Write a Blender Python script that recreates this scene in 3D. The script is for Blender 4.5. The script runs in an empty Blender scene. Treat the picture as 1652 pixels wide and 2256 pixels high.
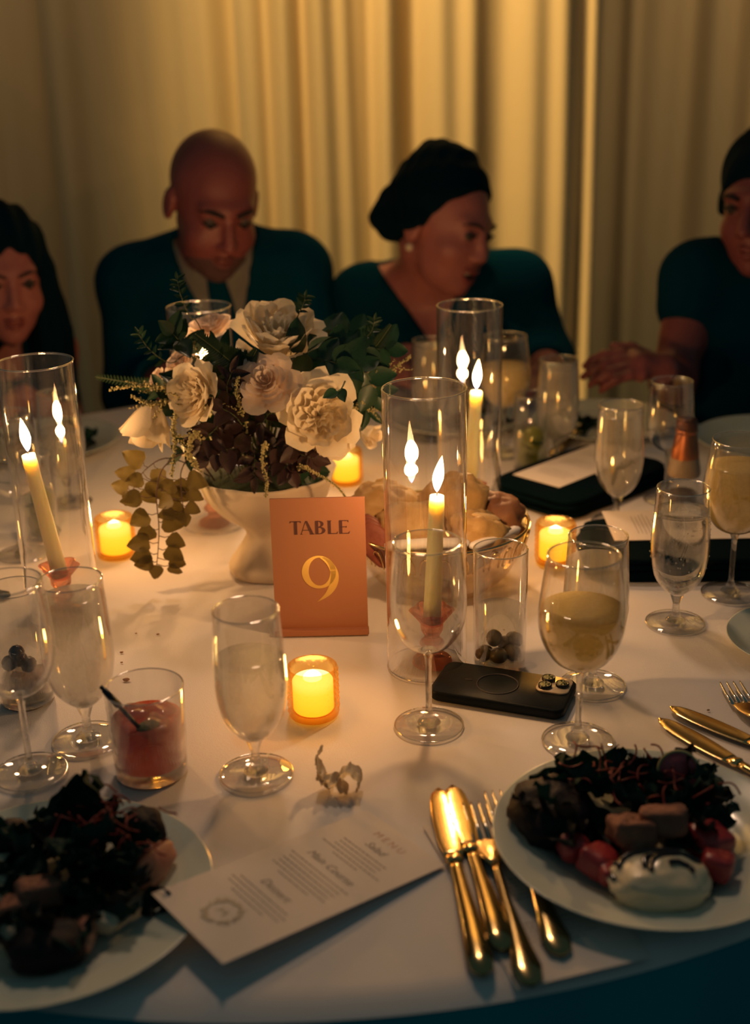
import bpy, math, random
import numpy as np
from mathutils import Vector, Matrix, Euler, noise
R = math.radians
PI = math.pi
sc = bpy.context.scene
col = sc.collection
random.seed(9)

# ------------------------------------------------------------------ camera
TZ = 0.75                                   # table height
CAM = Vector((0, 0, 1.43)); FPX = 2800.0; PITCH = R(20.6); ROLL = R(1.5)
_F = Vector((0, math.cos(PITCH), -math.sin(PITCH))); _U0 = Vector((0, math.sin(PITCH), math.cos(PITCH)))
_R0 = Vector((1, 0, 0))
_RT = _R0 * math.cos(ROLL) - _U0 * math.sin(ROLL); _UP = _U0 * math.cos(ROLL) + _R0 * math.sin(ROLL)
cam = bpy.data.cameras.new('camera'); cam_o = bpy.data.objects.new('camera', cam); col.objects.link(cam_o)
cam.sensor_fit = 'VERTICAL'; cam.sensor_height = 56.0; cam.lens = FPX / 2256 * 56.0
cam_o.matrix_world = Matrix((( _RT.x, _UP.x, -_F.x, CAM.x), (_RT.y, _UP.y, -_F.y, CAM.y), (_RT.z, _UP.z, -_F.z, CAM.z), (0, 0, 0, 1)))
cam.clip_start = 0.05
cam.dof.use_dof = True; cam.dof.focus_distance = 1.42; cam.dof.aperture_fstop = cam.lens / 1000 / 0.0150
sc.camera = cam_o

def _ray(x, y): return _F + _RT * ((x - 826) / FPX) - _UP * ((y - 1128) / FPX)
def T(x, y, z=TZ):                          # where the sight line meets height z
    d = _ray(x, y); return CAM + d * ((z - CAM.z) / d.z)
def A(x, y, Y):                             # where it meets the upright plane at distance Y
    d = _ray(x, y); return CAM + d * (Y / d.y)

# ------------------------------------------------------------------ world, lights, exposure
w = bpy.data.worlds.new('world'); sc.world = w; w.use_nodes = True
w.node_tree.nodes['Background'].inputs[0].default_value = (0.44, 0.82, 0.84, 1)
w.node_tree.nodes['Background'].inputs[1].default_value = 0.052
sc.view_settings.view_transform = 'Standard'; sc.view_settings.look = 'None'
sc.view_settings.exposure = 0.0; sc.view_settings.gamma = 1.0
try:
    sc.cycles.transparent_max_bounces = 64; sc.cycles.max_bounces = 8; sc.cycles.transmission_bounces = 8
    sc.cycles.caustics_reflective = False; sc.cycles.caustics_refractive = False
    sc.cycles.sample_clamp_indirect = 4.0; sc.cycles.blur_glossy = 0.5; sc.cycles.use_denoising = True
except Exception: pass

def spot(name, loc, target, watts, colr, size, blend=0.8, rad=0.12):
    l = bpy.data.lights.new(name, 'SPOT'); l.energy = watts; l.color = colr; l.spot_size = R(size); l.spot_blend = blend; l.shadow_soft_size = rad
    o = bpy.data.objects.new(name, l); col.objects.link(o); o.location = loc
    o.rotation_euler = (Vector(target) - Vector(loc)).to_track_quat('-Z', 'Y').to_euler(); return o
WARM = (1.0, 0.66, 0.25)
# unseen spots, invented to brighten the drapes behind the guests
spot('curtain_fill', (-0.30, 2.84, 4.0), (0.52, 3.82, 0.50), 1350, WARM, 42, 0.75)
spot('curtain_fill_side', (-0.95, 2.86, 3.2), (-0.95, 3.60, 1.15), 60, (1.0, 0.68, 0.36), 50, 1.0)
spot('curtain_fill_far', (1.30, 3.05, 3.2), (1.15, 3.9, 1.15), 105, (1.0, 0.68, 0.34), 50, 1.0)
# unseen spot added behind the guests, aimed to warm the near table
spot('table_fill', (-0.1, 2.75, 3.0), (0.05, 1.0, 0.75), 52, (1.0, 0.64, 0.40), 46, 0.9, 0.15)

# ------------------------------------------------------------------ materials
def nodes_of(m):
    m.use_nodes = True; nt = m.node_tree; nt.nodes.clear()
    out = nt.nodes.new('ShaderNodeOutputMaterial'); return nt, out
def N(nt, t, **kw):
    n = nt.nodes.new(t)
    for k, v in kw.items(): setattr(n, k, v)
    return n
_mats = {}
def pmat(name, c, rough=0.6, metal=0.0, c2=None, scale=20, bump=0.0, bscale=200, sss=0.0, sss_r=(0.01, 0.005, 0.003), coat=0.0, spec=0.5, transl=0.0, stretch=None, sheen=0.0, detail=4, emis=0):
    """principled surface with noise-driven colour variation and fine relief"""
    if name in _mats: return _mats[name]
    m = bpy.data.materials.new(name); nt, out = nodes_of(m); L = nt.links.new
    b = N(nt, 'ShaderNodeBsdfPrincipled'); L(b.outputs[0], out.inputs[0])
    b.inputs['Base Color'].default_value = (*c, 1); b.inputs['Roughness'].default_value = rough; b.inputs['Metallic'].default_value = metal
    b.inputs['Specular IOR Level'].default_value = spec
    tc = N(nt, 'ShaderNodeTexCoord'); mp = N(nt, 'ShaderNodeMapping'); L(tc.outputs['Object'], mp.inputs[0])
    if stretch: mp.inputs['Scale'].default_value = stretch
    if c2:
        n = N(nt, 'ShaderNodeTexNoise'); n.inputs['Scale'].default_value = scale; n.inputs['Detail'].default_value = detail; L(mp.outputs[0], n.inputs['Vector'])
        r = N(nt, 'ShaderNodeValToRGB'); r.color_ramp.elements[0].position = 0.32; r.color_ramp.elements[1].position = 0.68
        r.color_ramp.elements[0].color = (*c, 1); r.color_ramp.elements[1].color = (*c2, 1)
        L(n.outputs[0], r.inputs[0]); L(r.outputs[0], b.inputs['Base Color'])
    if bump:
        n2 = N(nt, 'ShaderNodeTexNoise'); n2.inputs['Scale'].default_value = bscale; n2.inputs['Detail'].default_value = 3; L(mp.outputs[0], n2.inputs['Vector'])
        bp = N(nt, 'ShaderNodeBump'); bp.inputs['Strength'].default_value = bump; bp.inputs['Distance'].default_value = 0.002
        L(n2.outputs[0], bp.inputs['Height']); L(bp.outputs[0], b.inputs['Normal'])
    if sss: b.inputs['Subsurface Weight'].default_value = sss; b.inputs['Subsurface Radius'].default_value = sss_r; b.inputs['Subsurface Scale'].default_value = 1.0
    if coat: b.inputs['Coat Weight'].default_value = coat
    if sheen: b.inputs['Sheen Weight'].default_value = sheen
    if transl:
        tr = N(nt, 'ShaderNodeBsdfTranslucent'); tr.inputs[0].default_value = (*c, 1)
        mx = N(nt, 'ShaderNodeMixShader'); mx.inputs[0].default_value = transl
        L(b.outputs[0], mx.inputs[1]); L(tr.outputs[0], mx.inputs[2]); L(mx.outputs[0], out.inputs[0])
    _mats[name] = m; return m
def thin_glass(name, tint=(0.985, 0.985, 0.98), rough=0.0, base=0.02, edge=0.55, power=3.0, bump=0.0, gcol=(1, 1, 1)):
    """a thin clear pane: lets light through, mirrors more towards its edges"""
    if name in _mats: return _mats[name]
    m = bpy.data.materials.new(name); nt, out = nodes_of(m); L = nt.links.new
    t = N(nt, 'ShaderNodeBsdfTransparent'); t.inputs[0].default_value = (*tint, 1)
    g = N(nt, 'ShaderNodeBsdfGlossy'); g.inputs['Roughness'].default_value = rough; g.inputs[0].default_value = (*gcol, 1)
    lw = N(nt, 'ShaderNodeLayerWeight'); lw.inputs[0].default_value = 0.5
    p = N(nt, 'ShaderNodeMath', operation='POWER'); p.inputs[1].default_value = power; L(lw.outputs['Facing'], p.inputs[0])
    k = N(nt, 'ShaderNodeMath', operation='MULTIPLY_ADD'); k.inputs[1].default_value = edge; k.inputs[2].default_value = base; L(p.outputs[0], k.inputs[0])
    mx = N(nt, 'ShaderNodeMixShader'); L(k.outputs[0], mx.inputs[0]); L(t.outputs[0], mx.inputs[1]); L(g.outputs[0], mx.inputs[2]); L(mx.outputs[0], out.inputs[0])
    if bump:
        n = N(nt, 'ShaderNodeTexNoise'); n.inputs['Scale'].default_value = 160
        bp = N(nt, 'ShaderNodeBump'); bp.inputs['Strength'].default_value = bump; L(n.outputs[0], bp.inputs['Height']); L(bp.outputs[0], g.inputs['Normal'])
    _mats[name] = m; return m
def solid_glass(name, c=(1, 1, 1), ior=1.5, clear=0.4, rough=0.0):
    """thick glass or clear liquid: bends light, part of it passes straight"""
    if name in _mats: return _mats[name]
    m = bpy.data.materials.new(name); nt, out = nodes_of(m); L = nt.links.new
    g = N(nt, 'ShaderNodeBsdfGlass'); g.inputs[0].default_value = (*c, 1); g.inputs['IOR'].default_value = ior; g.inputs['Roughness'].default_value = rough
    t = N(nt, 'ShaderNodeBsdfTransparent'); t.inputs[0].default_value = (*c, 1)
    mx = N(nt, 'ShaderNodeMixShader'); mx.inputs[0].default_value = clear; L(g.outputs[0], mx.inputs[1]); L(t.outputs[0], mx.inputs[2]); L(mx.outputs[0], out.inputs[0])
    _mats[name] = m; return m
def hazy(name, c, clear=0.45, transl=0.6, tint=(1, 1, 1), gloss=0.06, c2=None, scale=40):
    """cloudy liquid or fogged glass: part clear, part scattering"""
    if name in _mats: return _mats[name]
    m = bpy.data.materials.new(name); nt, out = nodes_of(m); L = nt.links.new
    d = N(nt, 'ShaderNodeBsdfDiffuse'); d.inputs[0].default_value = (*c, 1)
    tl = N(nt, 'ShaderNodeBsdfTranslucent'); tl.inputs[0].default_value = (*c, 1)
    if c2:
        n = N(nt, 'ShaderNodeTexNoise'); n.inputs['Scale'].default_value = scale
        r = N(nt, 'ShaderNodeValToRGB'); r.color_ramp.elements[0].color = (*c, 1); r.color_ramp.elements[1].color = (*c2, 1); r.color_ramp.elements[0].position = .35; r.color_ramp.elements[1].position = .65
        L(n.outputs[0], r.inputs[0]); L(r.outputs[0], d.inputs[0]); L(r.outputs[0], tl.inputs[0])
    m1 = N(nt, 'ShaderNodeMixShader'); m1.inputs[0].default_value = transl; L(d.outputs[0], m1.inputs[1]); L(tl.outputs[0], m1.inputs[2])
    t = N(nt, 'ShaderNodeBsdfTransparent'); t.inputs[0].default_value = (*tint, 1)
    m2 = N(nt, 'ShaderNodeMixShader'); m2.inputs[0].default_value = clear; L(m1.outputs[0], m2.inputs[1]); L(t.outputs[0], m2.inputs[2])
    g = N(nt, 'ShaderNodeBsdfGlossy'); g.inputs['Roughness'].default_value = 0.05
    m3 = N(nt, 'ShaderNodeMixShader'); m3.inputs[0].default_value = gloss; L(m2.outputs[0], m3.inputs[1]); L(g.outputs[0], m3.inputs[2]); L(m3.outputs[0], out.inputs[0])
    _mats[name] = m; return m
def glow(name, c, strength, through=True, edge=None):
    """a flame or lit candle: gives off light; a flame also lets light pass"""
    if name in _mats: return _mats[name]
    m = bpy.data.materials.new(name); nt, out = nodes_of(m); L = nt.links.new
    e = N(nt, 'ShaderNodeEmission'); e.inputs[0].default_value = (*c, 1); e.inputs[1].default_value = strength
    if edge:
        tc = N(nt, 'ShaderNodeTexCoord'); sp = N(nt, 'ShaderNodeSeparateXYZ'); L(tc.outputs['Generated'], sp.inputs[0])
        r = N(nt, 'ShaderNodeValToRGB'); L(sp.outputs['Z'], r.inputs[0])
        el = r.color_ramp.elements; el[0].position = 0.0; el[0].color = edge[0]; el[1].position = 1.0; el[1].color = edge[-1]
        for i, cc in enumerate(edge[1:-1]): q = el.new((i + 1) / (len(edge) - 1)); q.color = cc
        L(r.outputs[0], e.inputs[0])
    if through:
        t = N(nt, 'ShaderNodeBsdfTransparent'); a = N(nt, 'ShaderNodeAddShader'); L(e.outputs[0], a.inputs[0]); L(t.outputs[0], a.inputs[1]); L(a.outputs[0], out.inputs[0])
    else: L(e.outputs[0], out.inputs[0])
    m.cycles.emission_sampling = 'NONE'
    _mats[name] = m; return m

GLASS = thin_glass('clear_glass', (0.985, 0.985, 0.98), 0.0, 0.045, 0.85, 2.6)
RIM = thin_glass('rim_glass', (0.93, 0.93, 0.92), 0.02, 0.22, 0.7, 1.5)
STEM = solid_glass('stem_glass', (0.97, 0.97, 0.96), 1.5, 0.45)
HURR = thin_glass('hurricane_glass', (0.99, 0.985, 0.975), 0.0, 0.05, 0.85, 3.0)
CLOTH = pmat('white_linen', (0.80, 0.76, 0.76), 0.85, c2=(0.77, 0.73, 0.73), scale=6, bump=0.25, bscale=900, sheen=0.1)
DARKCLOTH = pmat('navy_skirt_cloth', (0.020, 0.30, 0.38), 0.95, spec=0.05, c2=(0.022, 0.31, 0.39), scale=8, bump=0.2, bscale=500)
NAPK = pmat('black_napkin', (0.0008, 0.006, 0.0095), 0.95, spec=0.04, c2=(0.001, 0.007, 0.011), scale=9, bump=0.15, bscale=600)
BLACK = pmat('black_fabric', (0.0008, 0.030, 0.056), 0.95, spec=0.03, c2=(0.001, 0.032, 0.060), scale=9, bump=0.15, bscale=600)
PORC = pmat('white_porcelain', (0.70, 0.74, 0.66), 0.18, c2=(0.68, 0.72, 0.64), scale=5, coat=0.3)
GOLD = pmat('gold_metal', (0.86, 0.60, 0.27), 0.16, 1.0, c2=(0.80, 0.55, 0.24), scale=30, bump=0.03, bscale=80)
STEEL = pmat('fork_tine_metal', (0.75, 0.70, 0.60), 0.18, 1.0, c2=(0.7, 0.66, 0.58), scale=30)
PAPER = pmat('card_paper', (0.80, 0.72, 0.66), 0.8, c2=(0.78, 0.70, 0.64), scale=12, bump=0.08, bscale=700)

# ------------------------------------------------------------------ mesh helpers
def mesh(name, v, f, smooth=True):
    me = bpy.data.meshes.new(name); me.from_pydata([tuple(p) for p in v], [], f); me.validate()
    if smooth: me.polygons.foreach_set('use_smooth', [True] * len(me.polygons))
    me.update(); return me
def obj(name, me, mat=None, parent=None, loc=None, rot=None, scale=None, label=None):
    o = bpy.data.objects.new(name, me); col.objects.link(o)
    if mat and me and not me.materials: me.materials.append(mat)
    if parent: o.parent = parent
    if loc is not None: o.location = loc
    if rot is not None: o.rotation_euler = rot
    if scale is not None: o.scale = scale if hasattr(scale, '__len__') else (scale,) * 3
    if label: o['label'] = label
    return o
def tag(o, label, cat, group=None):
    o['label'] = label; o['category'] = cat
    if group: o['group'] = group
    return o
def thing(name, label, cat, loc=(0, 0, 0), rot=(0, 0, 0), group=None):
    o = bpy.data.objects.new(name, None); col.objects.link(o); o.empty_display_size = 0.02
    o.location = loc; o.rotation_euler = rot; return tag(o, label, cat, group)
def struct(name, me, mat, **k):
    o = obj(name, me, mat, **k); o['kind'] = 'structure'; return o
def dup(root, loc=None, rot=None, scale=None, label=None, group=None):
    c = root.copy(); col.objects.link(c)
    if loc is not None: c.location = loc
    if rot is not None: c.rotation_euler = rot
    if scale is not None: c.scale = scale if hasattr(scale, '__len__') else (scale,) * 3
    if label: c['label'] = label
    if group: c['group'] = group
    for ch in root.children:
        d = ch.copy(); col.objects.link(d); d.parent = c
        for g in ch.children:
            e = g.copy(); col.objects.link(e); e.parent = d
    return c
def lathe(pr, n=48, fn=None):
    """turn a closed profile [(r, z), ...]; fn(theta, r, z) -> (r, z) may shape it"""
    v = []; m = len(pr)
    for i in range(n):
        t = 2 * PI * i / n
        for r, z in pr:
            if fn: r, z = fn(t, r, z)
            r = max(r, 2e-5); v.append((r * math.cos(t), r * math.sin(t), z))
    f = []
    for i in range(n):
        a = i * m; b = ((i + 1) % n) * m
        for j in range(m - 1): f.append((a + j, b + j, b + j + 1, a + j + 1))
    return v, f
def smooth_profile(pts, k=4):
    """Catmull-Rom through profile points"""
    out = []; P = [pts[0]] + list(pts) + [pts[-1]]
    for i in range(1, len(P) - 2):
        p0, p1, p2, p3 = P[i - 1], P[i], P[i + 1], P[i + 2]
        for s in range(k):
            t = s / k
            out.append(tuple(0.5 * (2 * p1[c] + (p2[c] - p0[c]) * t + (2 * p0[c] - 5 * p1[c] + 4 * p2[c] - p3[c]) * t * t + (3 * p1[c] - p0[c] - 3 * p2[c] + p3[c]) * t ** 3) for c in range(len(p1))))
    out.append(tuple(pts[-1])); return out
def frames(pts):
    pts = [Vector(p) for p in pts]; out = []; up = None
    for i, p in enumerate(pts):
        d = (pts[min(i + 1, len(pts) - 1)] - pts[max(i - 1, 0)]); d = d.normalized() if d.length > 1e-9 else Vector((0, 0, 1))
        if up is None: up = d.orthogonal().normalized()
        up = up - d * up.dot(d); up = up.normalized() if up.length > 1e-6 else d.orthogonal().normalized()
        out.append((p, d, up, d.cross(up)))
    return out
def tube(pts, rad, n=8, cap=True):
    v = []; f = []; fr = frames(pts)
    for i, (p, d, u, s) in enumerate(fr):
        r = rad[i] if hasattr(rad, '__len__') else rad
        for k in range(n):
            a = 2 * PI * k / n; v.append(p + u * (math.cos(a) * r) + s * (math.sin(a) * r))
    for i in range(len(fr) - 1):
        for k in range(n): f.append((i * n + k, i * n + (k + 1) % n, (i + 1) * n + (k + 1) % n, (i + 1) * n + k))
    if cap: f.append(tuple(range(n - 1, -1, -1))); f.append(tuple((len(fr) - 1) * n + k for k in range(n)))
    return v, f
def ring(r, t, z=0, n=48, m=8):
    v = []; f = []
    for i in range(n):
        a = 2 * PI * i / n
        for k in range(m):
            b = 2 * PI * k / m; v.append(((r + t * math.cos(b)) * math.cos(a), (r + t * math.cos(b)) * math.sin(a), z + t * math.sin(b)))
    for i in range(n):
        for k in range(m): f.append((i * m + k, ((i + 1) % n) * m + k, ((i + 1) % n) * m + (k + 1) % m, i * m + (k + 1) % m))
    return v, f
def join(*parts):
    V = []; Fs = []
    for v, f in parts:
        o = len(V); V += list(v); Fs += [tuple(i + o for i in q) for q in f]
    return V, Fs
def xf(vf, M): return [M @ Vector(p) for p in vf[0]], vf[1]
def blob(rx, ry, rz, amp=0.0, freq=3.0, seed=0, box=2.0, nu=20, nv=12):
    """noisy superellipsoid"""
    v = []; f = []; e = 2.0 / box
    sp = lambda c: math.copysign(abs(c) ** e, c)
    for j in range(nv + 1):
        ph = -PI / 2 + PI * j / nv
        for i in range(nu):
            th = 2 * PI * i / nu
            d = Vector((sp(math.cos(ph)) * sp(math.cos(th)), sp(math.cos(ph)) * sp(math.sin(th)), sp(math.sin(ph))))
            k = 1 + amp * noise.fractal(d * freq + Vector((seed * 7.3, seed * 1.7, 0)), 0.6, 2.0, 3)
            v.append((d.x * rx * k, d.y * ry * k, d.z * rz * k))
    for j in range(nv):
        for i in range(nu): f.append((j * nu + i, j * nu + (i + 1) % nu, (j + 1) * nu + (i + 1) % nu, (j + 1) * nu + i))
    return v, f
def slab(outline, z0, z1, bevel=0.0):
    """closed 2-D outline given thickness, with an optional small bevelled edge"""
    n = len(outline); c = Vector((sum(p[0] for p in outline) / n, sum(p[1] for p in outline) / n))
    lv = [(z0, bevel), (z0 + bevel, 0), (z1 - bevel, 0), (z1, bevel)] if bevel else [(z0, 0), (z1, 0)]
    v = []; f = []
    for z, ins in lv:
        for p in outline:
            q = Vector(p[:2]); d = (c - q); q = q + (d.normalized() * ins if d.length > 0 else d); v.append((q.x, q.y, z))
    for j in range(len(lv) - 1):
        for i in range(n): f.append((j * n + i, j * n + (i + 1) % n, (j + 1) * n + (i + 1) % n, (j + 1) * n + i))
    f.append(tuple(range(n - 1, -1, -1))); f.append(tuple((len(lv) - 1) * n + i for i in range(n))); return v, f
def rrect(w, h, r, k=6):
    o = []
    for cx, cy, a0 in ((w / 2 - r, h / 2 - r, 0), (-w / 2 + r, h / 2 - r, 90), (-w / 2 + r, -h / 2 + r, 180), (w / 2 - r, -h / 2 + r, 270)):
        for i in range(k + 1): a = R(a0 + 90 * i / k); o.append((cx + r * math.cos(a), cy + r * math.sin(a)))
    return o
def loft(st, n=12, sq=2.0):
    """solid through stations (y, x, z, half_width, half_thickness)"""
    v = []; f = []; e = 2 / sq
    for (y, x, z, a, b) in st:
        for k in range(n):
            t = 2 * PI * k / n; c, s = math.cos(t), math.sin(t)
            v.append((x + a * math.copysign(abs(c) ** e, c), y, z + b * math.copysign(abs(s) ** e, s)))
    for i in range(len(st) - 1):
        for k in range(n): f.append((i * n + k, i * n + (k + 1) % n, (i + 1) * n + (k + 1) % n, (i + 1) * n + k))
    f.append(tuple(range(n - 1, -1, -1))); f.append(tuple((len(st) - 1) * n + k for k in range(n))); return v, f
def M3(loc, x, y, z):
    return Matrix(((x.x, y.x, z.x, loc.x), (x.y, y.y, z.y, loc.y), (x.z, y.z, z.z, loc.z), (0, 0, 0, 1)))

# ------------------------------------------------------------------ the room
def plane(x0, x1, y0, y1, z): return [(x0, y0, z), (x1, y0, z), (x1, y1, z), (x0, y1, z)], [(0, 1, 2, 3)]
struct('floor', mesh('floor', *plane(-4, 4, -2.5, 4.2, 0)), pmat('dark_carpet', (0.010, 0.03, 0.034), 0.95, c2=(0.016, 0.036, 0.036), scale=30, bump=0.4, bscale=200))
struct('wall_back', mesh('wall_back', [(-4, 4.2, 0), (4, 4.2, 0), (4, 4.2, 4), (-4, 4.2, 4)], [(0, 1, 2, 3)]), pmat('brown_wall', (0.10, 0.07, 0.045), 0.9, c2=(0.09, 0.065, 0.04), scale=4))
DRAPE = pmat('drape_fabric', (0.58, 0.44, 0.25), 0.85, c2=(0.54, 0.41, 0.23), scale=3, bump=0.25, bscale=500, transl=0.0, stretch=(1, 1, 0.15))
def drape(name, x0, x1, y, folds, seed, label, hem=0.02, top=3.0, edge_l=0.0, edge_r=0.0, amp=1.0):
    """hanging cloth: folds = [(x, depth, width)], a positive depth comes towards the table"""
    nx = int((x1 - x0) / 0.0075); zs = [hem + (top - hem) * k / 26 for k in range(27)]
    rnd = random.Random(seed); micro = [(x0 + rnd.random() * (x1 - x0), amp * rnd.uniform(-0.010, 0.012), rnd.uniform(0.02, 0.05)) for _ in range(int((x1 - x0) * 14))]; folds = [(a, b * amp, c) for a, b, c in folds]
    v = []; f = []
    for z in zs:
        sway = 0.012 * math.sin(z * 1.3 + seed)
        for i in range(nx + 1):
            x = x0 + (x1 - x0) * i / nx; d = 0
            for (c, a, wd) in folds + micro:
                c2 = c + sway * math.sin(c * 9) + 0.01 * (z - 1) * math.sin(c * 23)
                u = (x - c2) / wd
                if abs(u) < 3.2: d += a * math.exp(-u * u) * (0.85 + 0.25 * math.sin(z * 0.9 + c * 5))
            if edge_r and x > x1 - 0.05: d += -edge_r * ((x - x1 + 0.05) / 0.05) ** 2
            if edge_l and x < x0 + 0.05: d += -edge_l * ((x0 + 0.05 - x) / 0.05) ** 2
            v.append((x, y - d, z))
    m = nx + 1
    for k in range(len(zs) - 1):
        for i in range(nx): f.append((k * m + i, k * m + i + 1, (k + 1) * m + i + 1, (k + 1) * m + i))
    o = obj(name, mesh(name, v, f), DRAPE); tag(o, label, 'curtain', 'floor-length drapes behind the guests'); return o
cx = lambda px: A(px, 300, 3.45).x
cd = lambda px: A(px, 300, 3.86).x
drape('curtain', -2.6, cx(118), 3.70, [(cx(60), .03, .06), (cx(-40), .05, .08), (cx(-160), .05, .08), (-1.4, .06, .09), (-1.7, .05, .1), (-2.1, .06, .1)], 1, 'dim leftmost floor-length drape, behind the long-haired guest', amp=1.5)
drape('curtain', cx(95), cx(548), 3.50, [(cx(150), .035, .05), (cx(235), .03, .045), (cx(290), .02, .03), (cx(350), .028, .05), (cx(420), .03, .04), (cx(470), .03, .035), (cx(525), -.05, .03)], 2, 'brownish drape behind the bald guest in the suit', edge_l=0.05, amp=1.6)
drape('curtain', cx(535), cx(1330), 3.40, [(cx(560), .03, .03), (cx(588), -.03, .014), (cx(625), .045, .025), (cx(665), -.035, .014), (cx(705), .04, .03), (cx(765), .03, .02), (cx(820), -.025, .02), (cx(855), .03, .03),
    (cx(920), -.045, .03), (cx(985), .03, .035), (cx(1040), .035, .03), (cx(1100), -.02, .03), (cx(1160), .03, .04), (cx(1225), .045, .03), (cx(1265), -.02, .02), (cx(1310), .05, .022)], 3, 'bright golden drape behind the laughing guest in the V-neck dress', edge_r=0.14)
drape('curtain', cd(1250), 2.6, 3.86, [(cd(1385), .02, .02), (cd(1440), .03, .06), (cd(1490), .02, .03), (cd(1560), .035, .05), (cd(1640), .04, .06), (cd(1760), .05, .08), (1.5, .06, .09), (1.9, .05, .1), (2.2, .06, .1)], 4, 'shaded drape at the right, behind the guest with the raised hand', amp=1.4)

# ------------------------------------------------------------------ table
TC = Vector((-0.08, 1.655)); TR = 0.90
tb = thing('round_table', 'round banquet table under a white cloth with a dark skirt', 'table', (TC.x, TC.y, 0))
v, f = lathe([(0, TZ - 0.006), (TR - 0.02, TZ - 0.006), (TR - 0.006, TZ - 0.02), (TR - 0.006, TZ - 0.035), (0, TZ - 0.035)], 96); obj('table_top', mesh('table_top', v, f), pmat('plywood', (0.2, 0.13, 0.07), .7, c2=(.25, .16, .09)), tb)
for a in range(4):
    v, f = tube([(0.6 * math.cos(a * PI / 2 + .8), 0.6 * math.sin(a * PI / 2 + .8), 0), (0.6 * math.cos(a * PI / 2 + .8), 0.6 * math.sin(a * PI / 2 + .8), TZ - 0.035)], 0.016, 10); obj('leg', mesh('leg', v, f), pmat('leg_steel', (0.03, 0.04, 0.04), .5, .6), tb)
# white top cloth with faint creases
v = []; f = []; nr, na = 60, 180
for i in range(nr + 1):
    r = TR * (i / nr)
    for k in range(na):
        a = 2 * PI * k / na; x, y = r * math.cos(a), r * math.sin(a)
        z = 0.0012 * max(0, noise.fractal(Vector((x * 3.1, y * 3.1, 4)), .8, 2, 3)) * (1 if i < nr - 2 else 0) - 0.0012
        if i == nr: z -= 0.008
        v.append((x, y, z - 0.0004))
for i in range(nr):
    for k in range(na): f.append((i * na + k, (i + 1) * na + k, (i + 1) * na + (k + 1) % na, i * na + (k + 1) % na))
tag(obj('tablecloth', mesh('tablecloth', v, f), CLOTH, loc=(TC.x, TC.y, TZ)), 'white linen cloth laid over the round table', 'tablecloth')
v = []; f = []; na = 240; zs = [TZ - 0.010, TZ - 0.03, TZ - 0.08, TZ - 0.14, TZ - 0.19]
for j, z in enumerate(zs):
    for k in range(na):
        a = 2 * PI * k / na; r = TR - 0.002 + (0.0, .004, .012, .018, .022)[j] + (0, .002, .008, .014, .018)[j] * math.sin(a * 40 + 2 * math.sin(a * 3)); v.append((TC.x + r * math.cos(a), TC.y + r * math.sin(a), z))
for j in range(len(zs) - 1):
    for k in range(na): f.append((j * na + k, j * na + (k + 1) % na, (j + 1) * na + (k + 1) % na, (j + 1) * na + k))
tag(obj('table_skirt', mesh('table_skirt', v, f), DARKCLOTH), 'dark table skirt hanging from the edge of the table', 'skirt')
# ------------------------------------------------------------------ drinking glasses
def wall(outer, th=0.0011):
    """thin closed vessel wall from an outer profile (bottom centre to rim)"""
    inner = [(max(r - th, 0), z + (th if i == 0 else th * 0.6 if i < 3 else 0)) for i, (r, z) in enumerate(outer)]
    rim = (outer[-1][0] - th / 2, outer[-1][1] + th * 0.6)
    return outer + [rim] + inner[::-1]
def fill(outer, level, th=0.0016, dome=0.0):
    pr = [(max(r - th, 0), z + (th if i < 3 else 0)) for i, (r, z) in enumerate(outer) if z < level]
    for i in range(len(outer) - 1):
        (r0, z0), (r1, z1) = outer[i], outer[i + 1]
        if z0 < level <= z1: pr.append((r0 + (r1 - r0) * (level - z0) / (z1 - z0) - th, level))
    return pr + [(pr[-1][0] * 0.5, level - dome * .5), (0, level - dome)]
GOB = smooth_profile([(0, .040), (.008, .0405), (.020, .050), (.030, .066), (.0348, .090), (.0352, .112), (.0335, .145), (.0315, .178)], 4)
WIN = smooth_profile([(0, .088), (.010, .0885), (.025, .098), (.036, .117), (.0395, .138), (.0385, .165), (.0345, .207)], 4)
BIG = smooth_profile([(0, .084), (.010, .0845), (.026, .093), (.038, .112), (.0428, .134), (.0415, .160), (.0355, .205)], 4)
def stem_pr(z1, r=0.0035):
    return smooth_profile([(0, .0035), (.0125, .0035), (.0085, .008), (.0052, .014), (r, .022), (r, z1 * .55), (r * 1.05, z1 - .012), (r * 1.7, z1 - .003), (.008, z1 + .001), (0, z1 + .001)], 3)
def foot_pr(r): return [(0, .0003), (r - .001, .0003), (r, .0012), (r - .001, .0022), (r * .6, .0034), (.012, .0046), (0, .0046)]
_cache = {}
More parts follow.
